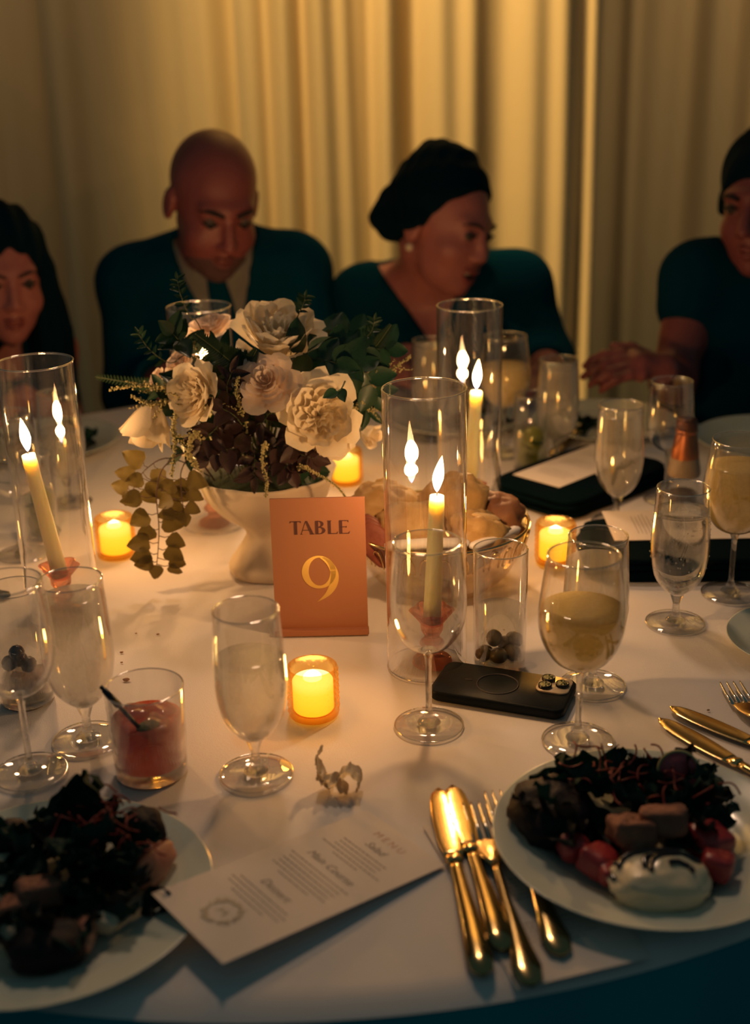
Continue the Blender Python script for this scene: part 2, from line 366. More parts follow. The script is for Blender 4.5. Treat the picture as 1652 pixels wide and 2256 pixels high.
def stemware(loc, kind, label, liquid=None, level=None, group='glasses on the table', scale=1.0, foot=.0365, rot=0, tilt=(0, 0)):
    prof = {'goblet': GOB, 'wine': WIN, 'big': BIG}[kind]; z0 = prof[0][1]
    t = thing({'goblet': 'water_goblet', 'wine': 'wine_glass', 'big': 'wine_glass'}[kind], label, 'glass', loc, (tilt[0], tilt[1], rot), group); t.scale = (scale,) * 3
    if kind not in _cache:
        _cache[kind] = (mesh('bowl', *lathe(wall(prof), 56)), mesh('stem', *lathe(stem_pr(z0, .0045 if kind == 'goblet' else .0034), 20)), mesh('foot', *lathe(foot_pr(foot), 48)), mesh('rim', *ring(prof[-1][0] - .0005, .0009, prof[-1][1] + .0004, 56, 8)), mesh('foot_rim', *ring(foot - .0006, .0009, .0013, 48, 8)))
    b, s, f, r_, fr_ = _cache[kind]
    obj('bowl', b, GLASS, t); obj('stem', s, STEM, t); obj('foot', f, GLASS, t)
    obj('rim', r_, RIM, t); obj('foot_rim', fr_, RIM, t)
    if liquid:
        obj('water' if liquid in (WATER, FOG) else 'drink', mesh('drink', *lathe(fill(prof, level), 48)), liquid, t)
    return t
WATER = solid_glass('clear_water', (0.97, 0.98, 0.97), 1.33, 0.35)
FOG = hazy('iced_water', (0.80, 0.77, 0.72), 0.66, 0.65, (0.97, 0.96, 0.94), 0.05, (0.70, 0.69, 0.66), 25)
CLOUDY = hazy('cloudy_yellow_drink', (0.92, 0.78, 0.44), 0.08, 0.65, (0.95, 0.85, 0.55), 0.05, (0.86, 0.72, 0.38), 20)
stemware(T(945, 1598), 'wine', 'empty clear wine glass in front of the tall candle beside the table number', group='wine glasses')
stemware(T(1272, 1632), 'big', 'wine glass of cloudy pale yellow drink between the phone and the right dinner plate', CLOUDY, .149, 'wine glasses')
stemware(T(1305, 1510), 'goblet', 'iced water goblet directly behind the nearer glass of cloudy drink', FOG, .150, 'water goblets', scale=1.0)
stemware(T(565, 1705), 'goblet', 'fogged water goblet standing between the pink drink and the near votive', FOG, .128, 'water goblets')
stemware(T(195, 1630), 'goblet', 'full fogged water goblet behind the pink drink on the left', FOG, .160, 'water goblets', scale=1.02)
wg = stemware(T(1487, 1372), 'goblet', 'clear water goblet beaded with droplets near the right edge', WATER, .150, 'water goblets', scale=.98)
rnd = random.Random(3); parts = []; lo = blob(1, 1, 1, 0, 1, 0, 2, 8, 5)
for _ in range(170):
    zz = rnd.uniform(.055, .150); i_ = min(range(len(GOB)), key=lambda k: abs(GOB[k][1] - zz)); a = rnd.uniform(0, 2 * PI); k_ = rnd.uniform(.0004, .0011)
    parts.append(xf(lo, Matrix.Translation((GOB[i_][0] * math.cos(a), GOB[i_][0] * math.sin(a), zz)) @ Matrix.Diagonal((k_, k_, k_ * 1.3, 1))))
dr_ = obj('water_droplets', mesh('water_droplets', *join(*parts)), RIM, wg); dr_['kind'] = 'stuff'
stemware(T(1608, 1307), 'big', 'tall-stemmed glass of cloudy yellow drink at the right edge of the picture', CLOUDY, .172, 'wine glasses')
stemware(T(1357, 1150), 'goblet', 'frosted water goblet standing at the corner of the black napkin', FOG, .164, 'water goblets')
stemware(T(1225, 1022), 'goblet', 'frosted water goblet far back before the dark sleeve of the laughing guest', FOG, .166, 'water goblets')
stemware(T(1465, 1100), 'wine', 'nearly empty wine glass behind the copper-necked grinder', None, None, 'wine glasses', scale=.9)
stemware(T(1110, 1000), 'big', 'glass of cloudy drink seen through the back right candle cylinder', CLOUDY, .155, 'wine glasses')
stemware(T(950, 965), 'goblet', 'hazy water goblet far back between the flowers and the back right candle', FOG, .170, 'water goblets')
stemware(T(68, 1702), 'wine', 'empty wine glass at the left edge behind the left dinner plate', None, None, 'wine glasses', foot=.0365)
stemware(T(52, 1222), 'wine', 'wine glass seen behind the left candle cylinder at the picture edge', None, None, 'wine glasses')
stemware(T(152, 1108), 'goblet', 'water goblet far back on the left beside the salad plate', FOG, .12, 'water goblets')

def tumbler(loc, r, h, label, name='highball_glass', base=.008, group='tumblers', liquid=None, level=None, lname='drink', taper=0.96):
    t = thing(name, label, 'glass', loc, (0, 0, 0), group)
    pr = [(0, .0004), (r * taper - .002, .0004), (r * taper, .002), (r * taper + .0002, base), (r, h), (r - .0007, h + .0008), (r - .0014, h), (r * taper - .0014, base + .001), (r * taper - .006, base - .0005), (0, base - .001)]
    obj('wall', mesh('wall', *lathe(pr, 56)), GLASS, t)
    obj('rim', mesh('rim', *ring(r - .0007, .0009, h + .0003, 56, 8)), RIM, t)
    obj('thick_base', mesh('thick_base', *lathe([(0, .0008), (r * taper - .0014, .0008), (r * taper - .0006, .002), (r * taper - .0006, base - .002), (r * taper - .005, base - .001), (0, base - .0015)], 48)), STEM, t)
    if liquid: obj(lname, mesh(lname, *lathe([(0, base), (r * taper - .004, base), (r * taper - .0024, base + .002), (r * (taper + (1 - taper) * level / h) - .0022, level), (r * .5, level - .0004), (0, level - .0005)], 48)), liquid, t)
    return t
# tall glass with olives
L0 = T(1100, 1468); tumbler(L0, .0305, .145, 'tall straight glass of water with olives lying at the bottom', liquid=solid_glass('pickle_water', (0.95, .95, .92), 1.33, .75), level=.074, lname='water', base=.011)
OLV = pmat('olive_skin', (0.13, 0.085, 0.022), 0.3, c2=(0.19, 0.13, 0.035), scale=60, coat=.3)
for i, (dx, dy, dz, a) in enumerate([(-.018, -.008, .022, 20), (-.003, -.014, .021, 80), (.014, -.010, .022, 130), (-.006, .003, .035, 50), (.008, .006, .026, 10), (.017, .006, .031, 70)]):
    o = thing('olive', 'green-brown olive at the bottom of the tall water glass', 'olive', L0 + Vector((dx, dy, dz)), (R(60), R(a), R(a * 3)), 'olives in the tall glass')
    obj('flesh', mesh('olive', *lathe(smooth_profile([(.0022, .0090), (.0045, .0092), (.0082, .0045), (.0092, 0), (.0082, -.0055), (.004, -.0100), (0, -.0108)], 3), 18)), OLV, o)
    obj('pit_hole', mesh('pit_hole', *lathe([(.0023, .0091), (.0020, .004), (0, .0035)], 12)), pmat('olive_inside', (.05, .03, .01), .6, c2=(.04, .02, .01)), o)
# pink rocks drink
L0 = T(335, 1698)
PINK = hazy('pink_drink', (0.92, 0.24, 0.17), 0.10, 0.6, (0.95, 0.45, 0.33), 0.04, (0.92, 0.36, 0.24), 30)
tumbler(L0, .0385, .094, 'short tumbler of pinkish red iced drink with a black straw', 'rocks_glass', .013, 'tumblers', PINK, .060, taper=.93)
for i, (dx, dy, a) in enumerate([(-.012, .010, 15), (.013, .012, 50), (.010, -.012, 80)]):
    o = obj('ice_cube', mesh('ice_cube', *blob(.0125, .012, .011, .06, 2, i, 5, 20, 12)), hazy('ice', (.8, .6, .5), .72, .5, (.97, .93, .9), .12), loc=L0 + Vector((dx, dy, .0555)), rot=(R(12 * i), R(10), R(a)))
    tag(o, 'ice cube floating in the pinkish red drink', 'ice cube', 'ice in the pink drink')
straw = thing('cocktail_straw', 'thin black straw leaning out of the pink drink', 'straw', L0)
p0 = A(222, 1512, 1.075) - L0; p1 = T(310, 1607, TZ + .060) - L0
obj('shaft', mesh('shaft', *tube([p0, p0.lerp(p1, .5), p1 + (p1 - p0) * .25], .0022, 10)), pmat('black_plastic', (.006, .01, .012), .35, c2=(.01, .014, .016)), straw)
obj('tip', mesh('tip', *tube([p0.lerp(p1, .08), p0.lerp(p1, .45)], [.003, .0036], 10)), _mats['black_plastic'], straw)
o = obj('lime_wedge', mesh('lime_wedge', *blob(.012, .007, .004, .1, 3, 5)), pmat('lime_rind', (.10, .12, .03), .5, c2=(.3, .28, .12), scale=90), loc=L0 + Vector((.004, -.018, .0605)), rot=(R(20), 0, R(30))); tag(o, 'sliver of lime lying on the pink drink', 'lime wedge')
# tall glass with dark berries at the left edge
L0 = T(62, 1540); tumbler(L0, .030, .135, 'tall glass with dark berries behind the wine glass at the left edge', level=.03, liquid=solid_glass('pickle_water', ()), lname='water')
BER = pmat('dark_berry', (.012, .006, .010), .18, c2=(.05, .008, .012), scale=120, coat=.6)
for i, (dx, dy, dz) in enumerate([(-.014, -.004, .047), (-.004, -.006, .060), (.008, -.008, .047), (-.006, .008, .046)]):
    o = thing('berry', 'glossy dark berry inside the tall glass at the left edge', 'berry', L0 + Vector((dx, dy, dz)), (0.3 * i, 0.2, i), 'berries in the left tall glass')
    obj('flesh', mesh('berry', *blob(.0085, .0085, .009, .10, 6, i, 2, 18, 12)), BER, o)
for i in range(3):
    o = obj('ice_cube', mesh('ice_cube', *blob(.013, .012, .012, .06, 2, i + 4, 5, 18, 10)), _mats['ice'], loc=L0 + Vector(((i - 1) * .012, .006 * (i - 1), .022 + .006 * (i % 2))), rot=(R(20 * i), R(14), R(30 * i))); tag(o, 'ice cube under the dark berries in the left tall glass', 'ice cube', 'ice in the left tall glass')
# back tall glasses with greens
def herb_glass(loc, label, lab2, seed, r=.029, h=.128):
    t = tumbler(loc, r, h, label, liquid=solid_glass('mint_water', (.92, .96, .86), 1.33, .8), level=h * .55, lname='drink')
    rnd = random.Random(seed)
    for i in range(5):
        a = rnd.random() * 6.28; rr = rnd.random() * .013
        o = obj('mint_leaf', leaf_mesh('mint_leaf', .022, .016, .15, 5, 5), pmat('mint', (.05, .10, .015), .5, c2=(.03, .07, .01), scale=60, transl=.3), loc=loc + Vector((rr * math.cos(a), rr * math.sin(a), .016 + .010 * i)), rot=(R(rnd.uniform(-50, 50)), R(rnd.uniform(-40, 40)), a)); tag(o, lab2 % 'mint leaf', 'leaf', lab2 % 'mint leaves')
    for i in range(3):
        o = obj('lime_slice', mesh('lime_slice', *lathe([(0, -.0015), (.016, -.0015), (.0172, 0), (.016, .0015), (0, .0015)], 24)), pmat('lime_flesh', (.42, .42, .12), .4, c2=(.30, .34, .08), scale=80, transl=.4), loc=loc + Vector((.004 * (i - 1), .005, .022 + .017 * i)), rot=(R(70 + 12 * i), R(20 * i - 20), 0)); tag(o, lab2 % 'lime slice', 'lime slice', lab2 % 'lime slices')
def leaf_mesh(name, L, W, cup=.2, nu=6, nv=5, ruffle=0.0, tip=1.0, seed=0, bend=0.0, serr=0.0):
    """leaf or petal lying along +Y from its base, gently cupped, solid to the eye from both sides"""
    v = []; f = []
    for i in range(nu + 1):
        s = i / nu
        wd = W * .5 * (math.sin(PI * min(1, (s * .93 + .05)) ** (0.75 * tip)) ** .8) * (1 + serr * (1 if i % 2 else -1))
        for j in range(nv + 1):
            u = j / nv * 2 - 1
            z = cup * W * u * u * (.4 + .6 * math.sin(PI * s)) + bend * L * s * s
            if ruffle: z += ruffle * (abs(u) ** 1.3 * .7 + .3 * s) * math.sin(9 * s + u * 5 + seed * 2.1) + ruffle * .8 * abs(u) * math.sin(17 * s + seed)
            v.append((u * wd, L * s, z))
    m = nv + 1
    for i in range(nu):
        for j in range(nv): f.append((i * m + j, i * m + j + 1, (i + 1) * m + j + 1, (i + 1) * m + j))
    return mesh(name, v, f)
herb_glass(T(1168, 1035), 'tall glass with lime and mint far back right', '%s in the tall glass far back right', 1)
herb_glass(T(95, 1182), 'tall glass with herbs behind the left candle cylinder', '%s in the tall glass behind the left candle', 2, .026, .128)

# ------------------------------------------------------------------ tall candles in glass cylinders
WAX = pmat('ivory_wax', (.98, .81, .52), .45, c2=(.97, .79, .50), scale=10, sss=1.0, sss_r=(.05, .03, .012))
ROSE = solid_glass('rose_glass', (1.0, .66, .50), 1.45, .5)
FLAME = glow('flame', (1.0, .62, .25), 16, True, [(.35, .40, .9, 1), (1, .72, .34, 1), (1, .80, .46, 1), (1, .66, .28, 1), (1, .45, .14, 1)])
def flame_mesh(h=.042, w=.0062, lean=(0, 0)):
    pr = smooth_profile([(.0006, 0), (.45, .10), (.86, .28), (1.0, .42), (.82, .62), (.42, .84), (.02, 1.0)], 4)
    v, f = lathe([(r * w, z * h) for r, z in pr], 16)
    return mesh('flame', [(x + lean[0] * (z / h) ** 1.6, y + lean[1] * (z / h) ** 1.6, z) for x, y, z in v], f)
def tall_candle(loc, which, h_c, lean, flame_lean, watts, off=(0, 0), hurr_h=.328, twist=0):
    """glass cylinder, rose glass holder and lit taper standing at loc"""
    t = thing('glass_cylinder', f'tall clear glass cylinder around the {which}', 'candle cylinder', loc, (0, 0, 0), 'glass cylinders round the tapers')
    obj('cylinder_wall', mesh('cylinder_wall', *lathe([(.0442, .0004), (.0455, .0004), (.0455, hurr_h - .001), (.0449, hurr_h), (.0442, hurr_h - .001), (.0442, .0004)], 72)), HURR, t)
    obj('rim', mesh('rim', *ring(.0449, .0011, hurr_h - .0006, 72, 8)), RIM, t)
    obj('foot_rim', mesh('foot_rim', *ring(.0449, .0009, .0010, 72, 8)), RIM, t)
    loc = loc + Vector((off[0], off[1], 0))
    hd = thing('candle_holder', f'rose pink glass holder under the {which}', 'candle holder', loc, (0, 0, twist), 'rose glass holders')
    pr = smooth_profile([(0, .0005), (.021, .0005), (.0225, .003), (.021, .007), (.011, .012), (.0085, .018), (.0145, .026), (.0085, .034), (.0125, .043), (.0130, .054)], 3)
    obj('stem', mesh('stem', *lathe(pr + [(.0115, .055), (0, .050)], 36)), ROSE, hd)
    cup = [(.0118, .050), (.0150, .054), (.0215, .0635), (.0240, .067), (.0228, .0685), (.0140, .062), (.0110, .058)]
    obj('cup', mesh('cup', *lathe(cup, 48, lambda a, r, z: (r * (1 + (.10 * math.cos(6 * a) if z > .06 else 0)), z))), ROSE, hd)
    c = thing('taper_candle', f'lit ivory {which}', 'candle', loc + Vector((0, 0, .052)), (0, 0, 0), 'lit tapers')
    top = Vector((lean[0], lean[1], h_c - .052)); n = 14
    pts = [top * (i / n) for i in range(n + 1)]; rad = [.0104 - .0022 * i / n for i in range(n + 1)]; rad[-1] = .0079; rad[-2] = .0088
    obj('wax', mesh('wax', *tube(pts, rad, 24)), WAX, c)
    obj('wick', mesh('wick', *tube([top, top + Vector((.0004, 0, .004)), top + Vector((.0012, 0, .0075))], .0007, 6)), pmat('wick', (.02, .015, .012), .9, c2=(.03, .02, .015)), c)
    fo = obj('flame', flame_mesh(lean=flame_lean), FLAME, c, loc=top + Vector((0, 0, .004)))
    l = bpy.data.lights.new('candle_light', 'POINT'); l.energy = watts; l.color = (1.0, .52, .20); l.shadow_soft_size = .009
    lo = bpy.data.objects.new('candle_light', l); col.objects.link(lo); lo.parent = c; lo.location = top + Vector((flame_lean[0] * .3, flame_lean[1] * .3, .022))
PW = 1.8
tall_candle(T(941, 1464), 'straight taper nearest the table number', .204, (.007, .002), (.006, 0), PW, (.006, .004))
b = T(143, 1352); tall_candle(b, 'leaning taper at the left edge', .212, (-.022, .004), (-.004, 0), PW)
b = T(1028, 672, TZ + .328); b.z = TZ; b.x += .004; tall_candle(b, 'taper behind the bread bowl', .205, (.010, 0), (.003, 0), PW)
b = T(437, 675, TZ + .328); b.z = TZ; tall_candle(b, 'taper hidden behind the flowers', .215, (0, 0), (.001, 0), PW)

# ------------------------------------------------------------------ votives
AMBER = thin_glass('amber_glass', (1.0, .80, .50), .03, .05, .5, 2.5, .1, (1, .8, .5))
LIT = glow('lit_wax', (1.0, .62, .10), 2.0, False, [(1, .50, .03, 1), (1, .58, .05, 1), (1, .64, .08, 1), (1, .80, .26, 1)])
def votive(loc, label, watts=.42, scale=1.0):
    t = thing('votive_holder', label, 'votive', loc, (0, 0, 0), 'amber votives'); t.scale = (scale,) * 3
    def hob(a, r, z):
        if r > .0255 and .006 < z < .052: r += .0016 * (abs(math.sin(9 * a + z * 430)) + abs(math.sin(9 * a - z * 430))) - .0016
        return r, z
    out = [(0, .0005), (.0255, .0005), (.0268, .002)] + [(.0268, .004 + .0024 * i) for i in range(21)] + [(.0265, .057), (.0255, .058), (.0245, .057)] + [(.0242, .052), (.0240, .01), (.022, .006), (0, .006)]
    obj('glass', mesh('glass', *lathe(out, 108, hob)), AMBER, t)
    c = thing('votive_candle', 'glowing yellow candle inside the ' + label, 'candle', loc + Vector((0, 0, .0068 * scale)), (0, 0, 0), 'glowing votive candles'); c.scale = (scale,) * 3
    obj('wax', mesh('wax', *lathe([(0, 0), (.0205, 0), (.0218, .002), (.0218, .034), (.0205, .036), (.014, .0365), (0, .036)], 36)), LIT, c)
    obj('flame', mesh('flame', *lathe(smooth_profile([(.010, .036), (.0095, .039), (.007, .042), (.0005, .046)], 3), 20)), glow('votive_flame', (1, .75, .35), 3.0, True), c)
    l = bpy.data.lights.new('votive_light', 'POINT'); l.energy = watts; l.color = (1.0, .55, .14); l.shadow_soft_size = .015
    lo = bpy.data.objects.new('votive_light', l); col.objects.link(lo); lo.parent = c; lo.location = (0, 0, .050)
votive(T(692, 1572), 'dimpled amber votive in front of the table number')
votive(T(258, 1222), 'dimpled amber votive left of the trailing leaves')
votive(T(763, 1062), 'small amber votive behind the flower bowl', scale=.98)
votive(T(1222, 1236), 'dimpled amber votive right of the bread bowl')

# ------------------------------------------------------------------ table number
TERRA = pmat('terracotta_acrylic', (.43, .185, .105), .5, spec=.25, c2=(.41, .175, .10), scale=4)
cl, cr = T(612, 1396), T(808, 1392)
cb = (cl + cr) / 2; cw = (cr - cl).length; yaw = math.atan2(cr.y - cl.y, cr.x - cl.x)
CWD, CHT = .112, .168
s = thing('table_number', 'terracotta table number stand reading TABLE 9', 'sign', (cb.x, cb.y, TZ), (R(-3), 0, yaw * .5))
obj('panel', mesh('panel', *xf(slab(rrect(CWD, CHT, .001, 3), -.0015, .0015, .0003), Matrix.Translation((0, 0, CHT / 2 + .004)) @ Matrix.Rotation(PI / 2, 4, 'X')), False), TERRA, s)
obj('base_bracket', mesh('base_bracket', *xf(slab(rrect(CWD + .002, .012, .0015, 3), 0, .007, .0008), Matrix.Translation((0, -.004, .0002))), False), TERRA, s)
def strips(name, strips_, mat, parent, ox, oz, k, th=.0004, y=-.0016):
    """flat lettering made of ribbons; each ribbon is two edge lines in letter units"""
    V = []; Fs = []
    for a, b in strips_:
        for yy in (0, -th):
            o = len(V)
            for p in a + b: V.append((ox + p[0] * k, y + yy, oz + p[1] * k))
            n = len(a)
            for i in range(n - 1): Fs.append((o + i, o + n + i, o + n + i + 1, o + i + 1))
    return obj(name, mesh(name, V, Fs, False), mat, parent)
def bar(x0, y0, x1, y1): return ([(x0, y0), (x1, y0)], [(x0, y1), (x1, y1)])
def quad(a, b, c, d): return ([a, b], [d, c])
def arc(cx_, cy_, rx, ry, irx, iry, a0, a1, icx=0, icy=0, n=20):
    o = []; i = []
    for k in range(n + 1):
        t = R(a0 + (a1 - a0) * k / n); o.append((cx_ + rx * math.cos(t), cy_ + ry * math.sin(t))); i.append((cx_ + icx + irx * math.cos(t), cy_ + icy + iry * math.sin(t)))
    return (o, i)
MAROON = pmat('maroon_ink', (.085, .022, .028), .6, c2=(.075, .02, .026), scale=50)
GOLDINK = pmat('gold_foil_ink', (.62, .42, .13), .35, .3, c2=(.58, .38, .12), scale=60)
LH = .0165
def letter(ch, x, shapes): strips(f'letter_{ch.lower()}', shapes, MAROON, s, x, .1272, LH)
x0 = -.0332
letter('T', x0, [bar(.30, 0, .52, 1.0), bar(.0, .95, .80, 1.0), quad((0, .95), (.08, .95), (.03, .86), (0, .86)), quad((.72, .95), (.80, .95), (.80, .86), (.77, .86))])
letter('A', x0 + .0125, [quad((.34, 1.0), (.50, 1.0), (.94, 0), (.70, 0)), quad((.36, 1.0), (.40, 1.0), (.05, 0), (.01, 0)), bar(.15, .30, .66, .335), bar(-.03, 0, .14, .03), bar(.64, 0, 1.0, .03)])
letter('B', x0 + .0290, [bar(.06, 0, .28, 1.0), arc(.30, .76, .36, .24, .16, .20, -90, 90), bar(.2, .95, .32, 1.0), bar(.2, .50, .34, .545), arc(.34, .27, .44, .27, .22, .225, -90, 90), bar(.2, 0, .36, .045)])
letter('L', x0 + .0436, [bar(.08, 0, .29, 1.0), bar(.1, 0, .76, .045), quad((.66, .045), (.76, .045), (.80, .17), (.77, .17)), bar(.02, .97, .35, 1.0)])
letter('E', x0 + .0573, [bar(.06, 0, .28, 1.0), bar(.1, .955, .74, 1.0), bar(.1, .49, .60, .53), bar(.1, 0, .78, .045), quad((.64, .955), (.74, .955), (.74, .84), (.72, .84)), quad((.68, .045), (.78, .045), (.83, .18), (.80, .18)), quad((.53, .45), (.6, .45), (.6, .57), (.56, .57))])
# the 9: a ring swelling on both sides and a tail sweeping down to a point (units: 1 = width of the figure)
ringo = []; ringi = []
for k in range(41):
    t = R(90 + 360 * k / 40 * .999)
    ringo.append((.46 * math.cos(t) + .46 + (.0), .46 * math.sin(t) * 1.02 + .86)); ringi.append((.29 * math.cos(t) + .475, .40 * math.sin(t) + .875))
tail_o = [(.62, 1.29), (.78, 1.19), (.90, 1.03), (.975, .84), (.985, .65), (.93, .45), (.82, .28), (.66, .14), (.38, .0)]
tail_i = [(.50, 1.26), (.60, 1.18), (.70, 1.04), (.765, .86), (.77, .68), (.73, .50), (.66, .33), (.56, .18), (.38, .0)]
tail_o = smooth_profile(tail_o, 4); tail_i = smooth_profile(tail_i, 4)
strips('numeral_nine', [(ringo, ringi), (tail_o, tail_i)], GOLDINK, s, -.0215, .0410, .0445)

# ------------------------------------------------------------------ phone lying face down
ph = [T(966, 1482), T(1267, 1512), T(1252, 1598), T(956, 1532)]
pc = (ph[0] + ph[1] + ph[2] + ph[3]) / 4; ux = ((ph[1] - ph[0]) + (ph[2] - ph[3])).normalized()
CASE = pmat('dark_phone_case', (.006, .010, .014), .45, c2=(.008, .012, .016), scale=14, bump=.05, bscale=400, spec=.12)
t = thing('phone', 'phone in a dark case lying face down in front of the olive glass', 'phone', (pc.x, pc.y, TZ), (0, 0, math.atan2(ux.y, ux.x)))
obj('case', mesh('case', *slab(rrect(.150, .0755, .011, 8), .0004, .0115, .0022)), CASE, t)
obj('magnet_ring', mesh('magnet_ring', *ring(.0225, .0011, .0115, 48, 6)), pmat('case_ring', (.012, .008, .010), .5, c2=(.016, .01, .012)), t, loc=(-.006, 0, 0))
obj('magnet_mark', mesh('magnet_mark', *slab(rrect(.0085, .0022, .001, 3), .0112, .0119)), _mats['case_ring'], t, loc=(-.039, 0, 0))
isl = obj('camera_island', mesh('camera_island', *xf(slab(rrect(.036, .037, .009, 8), .0113, .0136, .0006), Matrix.Translation((.0535, .0155, 0)))), pmat('pale_phone_glass', (.62, .50, .36), .25, c2=(.60, .48, .34), scale=20, coat=.5), t)
for (dx, dy) in ((-.0085, .0085), (-.0085, -.0085), (.0088, 0)):
    ln = obj('lens', mesh('lens', *lathe([(0, .0168), (.0058, .0168), (.0066, .0172), (.0074, .0168), (.0074, .0132)], 28)), pmat('lens_rim', (.05, .045, .04), .25, .8, c2=(.06, .05, .045)), isl, loc=(.0535 + dx, .0155 + dy, 0))
    ln2 = obj('lens_glass', mesh('lens_glass', *lathe([(0, .0171), (.0056, .0169)], 24)), pmat('lens_glass', (.015, .03, .02), .05, c2=(.02, .035, .02), coat=1.0), isl, loc=(.0535 + dx, .0155 + dy, 0))
obj('flash', mesh('flash', *lathe([(0, .0141), (.0028, .0140), (.003, .0134)], 18)), pmat('flash_lens', (.75, .68, .5), .3, c2=(.7, .62, .45)), isl, loc=(.0535 + .010, .0155 + .0118, 0))
# ------------------------------------------------------------------ flower bowl
STONE = pmat('matte_white_ceramic', (.74, .62, .46), .6, c2=(.70, .58, .42), scale=9, bump=.15, bscale=60)
VB = T(598, 1252)
t = thing('footed_bowl', 'off-white footed ceramic bowl with swirled folds holding the flowers', 'bowl', VB)
def swirl(a, r, z):
    k = .055 if z > .06 else .035
    return r * (1 + k * (abs(math.sin(3.5 * a + z * 26)) - .5)) if r > .02 else r, z
pr = smooth_profile([(.055, .001), (.0565, .010), (.048, .024), (.036, .042), (.031, .056), (.038, .068), (.062, .086), (.082, .112), (.0925, .142)], 4)
obj('bowl_wall', mesh('bowl_wall', *lathe([(0, .0006)] + pr + [(.0905, .1435), (.0885, .142), (.078, .112), (.058, .090), (0, .080)], 120, swirl)), STONE, t)
obj('floral_foam', mesh('floral_foam', *lathe([(0, .090), (.060, .0915), (.077, .114), (.083, .134), (.05, .150), (0, .156)], 36)), pmat('floral_foam', (.02, .035, .015), .95, c2=(.03, .04, .02), scale=40, bump=.5), t)
VC = VB + Vector((0, 0, .145))

# blooms: every petal is a piece of a nested cup
PETAL = pmat('cream_petal', (.93, .83, .64), .55, c2=(.88, .76, .56), scale=14, transl=.35, sheen=.1)
PINKP = pmat('blush_petal', (.93, .78, .64), .55, c2=(.89, .71, .57), scale=14, transl=.35, sheen=.1)
def petal(phi, half, r, h, z0, curl, ruffle, seed, lean=0.0, nu=7, nv=8, pinch=.5):
    v = []; f = []
    for i in range(nu + 1):
        s = i / nu
        for j in range(nv + 1):
            u = j / nv * 2 - 1
            top = 1 - .50 * abs(u) ** 3.2 + ruffle * .6 * math.sin(5 * u + seed)
            ss = s * top
            rho = r * (pinch * ss + (1 - pinch) * math.sin(min(1, ss) * PI / 2) ** .55) * (1 - .07 * u) + curl * r * max(0, (ss - .62) / .38) ** 2 + lean * ss
            rho += ruffle * r * ss * math.sin(7 * u + 4 * ss + seed * 1.7)
            wdt = half * (.35 + .65 * math.sin(min(1, ss * 1.1) * PI / 2) ** .7)
            a = phi + u * wdt
            z = z0 + h * ss - curl * h * .55 * max(0, (ss - .7) / .3) ** 2 + ruffle * h * .25 * math.sin(9 * u + seed)
            v.append((rho * math.cos(a), rho * math.sin(a), z))
    m = nv + 1
    for i in range(nu):
        for j in range(nv): f.append((i * m + j, i * m + j + 1, (i + 1) * m + j + 1, (i + 1) * m + j))
    return mesh('petal', v, f)
def bloom_proto(kind, mat_):
    rnd = random.Random({'rose': 4, 'peony': 7, 'bud': 2}[kind]); ms = []
    if kind == 'rose': rows = [(2, .14, .60, .16, .0, 1.5), (3, .27, .66, .10, .10, 1.2), (4, .42, .70, .04, .14, 1.0), (5, .58, .70, -.02, .18, .85), (5, .76, .66, -.08, .20, .80), (6, .93, .56, -.14, .24, .75)]
    elif kind == 'bud': rows = [(2, .22, 1.0, .0, 0, 1.5), (3, .42, 1.05, -.05, .02, 1.2), (4, .62, 1.08, -.10, .06, 1.0), (5, .78, 1.05, -.14, .14, .85)]
    else: rows = [(5, .20, .50, .12, .0, .9), (6, .34, .54, .08, .05, .8), (7, .50, .56, .02, .05, .7), (6, .70, .74, -.06, .02, .75), (6, .86, .76, -.12, .04, .72), (6, 1.0, .60, -.16, .16, .70)]
    for k, (n, r, h, z0, curl, half) in enumerate(rows):
        for i in range(n):
            phi = 2 * PI * i / n + k * 2.4 + rnd.uniform(-.15, .15)
            ruf = 0.02 if kind != 'peony' else (.16 if k < 3 else .05)
            ms.append(petal(phi, half * rnd.uniform(.92, 1.08), r * rnd.uniform(.95, 1.05), h * rnd.uniform(.92, 1.06), z0, curl * rnd.uniform(.7, 1.3), ruf, rnd.random() * 9, pinch=.35 if kind != 'bud' else .1))
    for m in ms: m.materials.append(mat_)
    return ms
GREEN = pmat('dark_leaf', (.010, .040, .016), .5, c2=(.020, .060, .022), scale=30, transl=.12, coat=.1)
STEMG = pmat('green_stem', (.06, .09, .03), .6, c2=(.08, .10, .04), scale=40)
BLOOM = {'rose': bloom_proto('rose', PINKP), 'peony': bloom_proto('peony', PETAL), 'bud': bloom_proto('bud', PETAL)}
def bloom(kind, c, face, rad, label, spin=0.0, squash=1.0):
    name = {'rose': 'rose', 'peony': 'peony', 'bud': 'tulip_rose'}[kind]
    q = Vector(face).normalized().to_track_quat('Z', 'Y')
    t = thing(name, label, 'flower', c, (0, 0, 0), 'white and blush flowers'); t.rotation_euler = (q.to_matrix() @ Matrix.Rotation(spin, 3, 'Z')).to_euler(); t.scale = (rad, rad, rad * squash)
    for m in BLOOM[kind]: obj('petal', m, None, t)
    inv = (q.to_matrix() @ Matrix.Rotation(spin, 3, 'Z')).inverted(); e = inv @ (VC - Vector(c)); e = Vector((e.x / rad, e.y / rad, e.z / (rad * squash)))
    e0 = Vector((0, 0, -.12)); obj('stem', mesh('stem', *tube([e0, e0.lerp(e, .3) + Vector((0, 0, -.3)), e], .09, 6)), STEMG, t)
K = 1.66 / 2800
bloom('rose', A(590, 845, 1.505), (-.10, -.82, .55), .037, 'open blush rose facing front in the middle of the bouquet', .6, .9)
bloom('peony', A(703, 915, 1.500), (.06, -.90, .35), .047, 'large cream peony facing front at the right of the bouquet', .3)
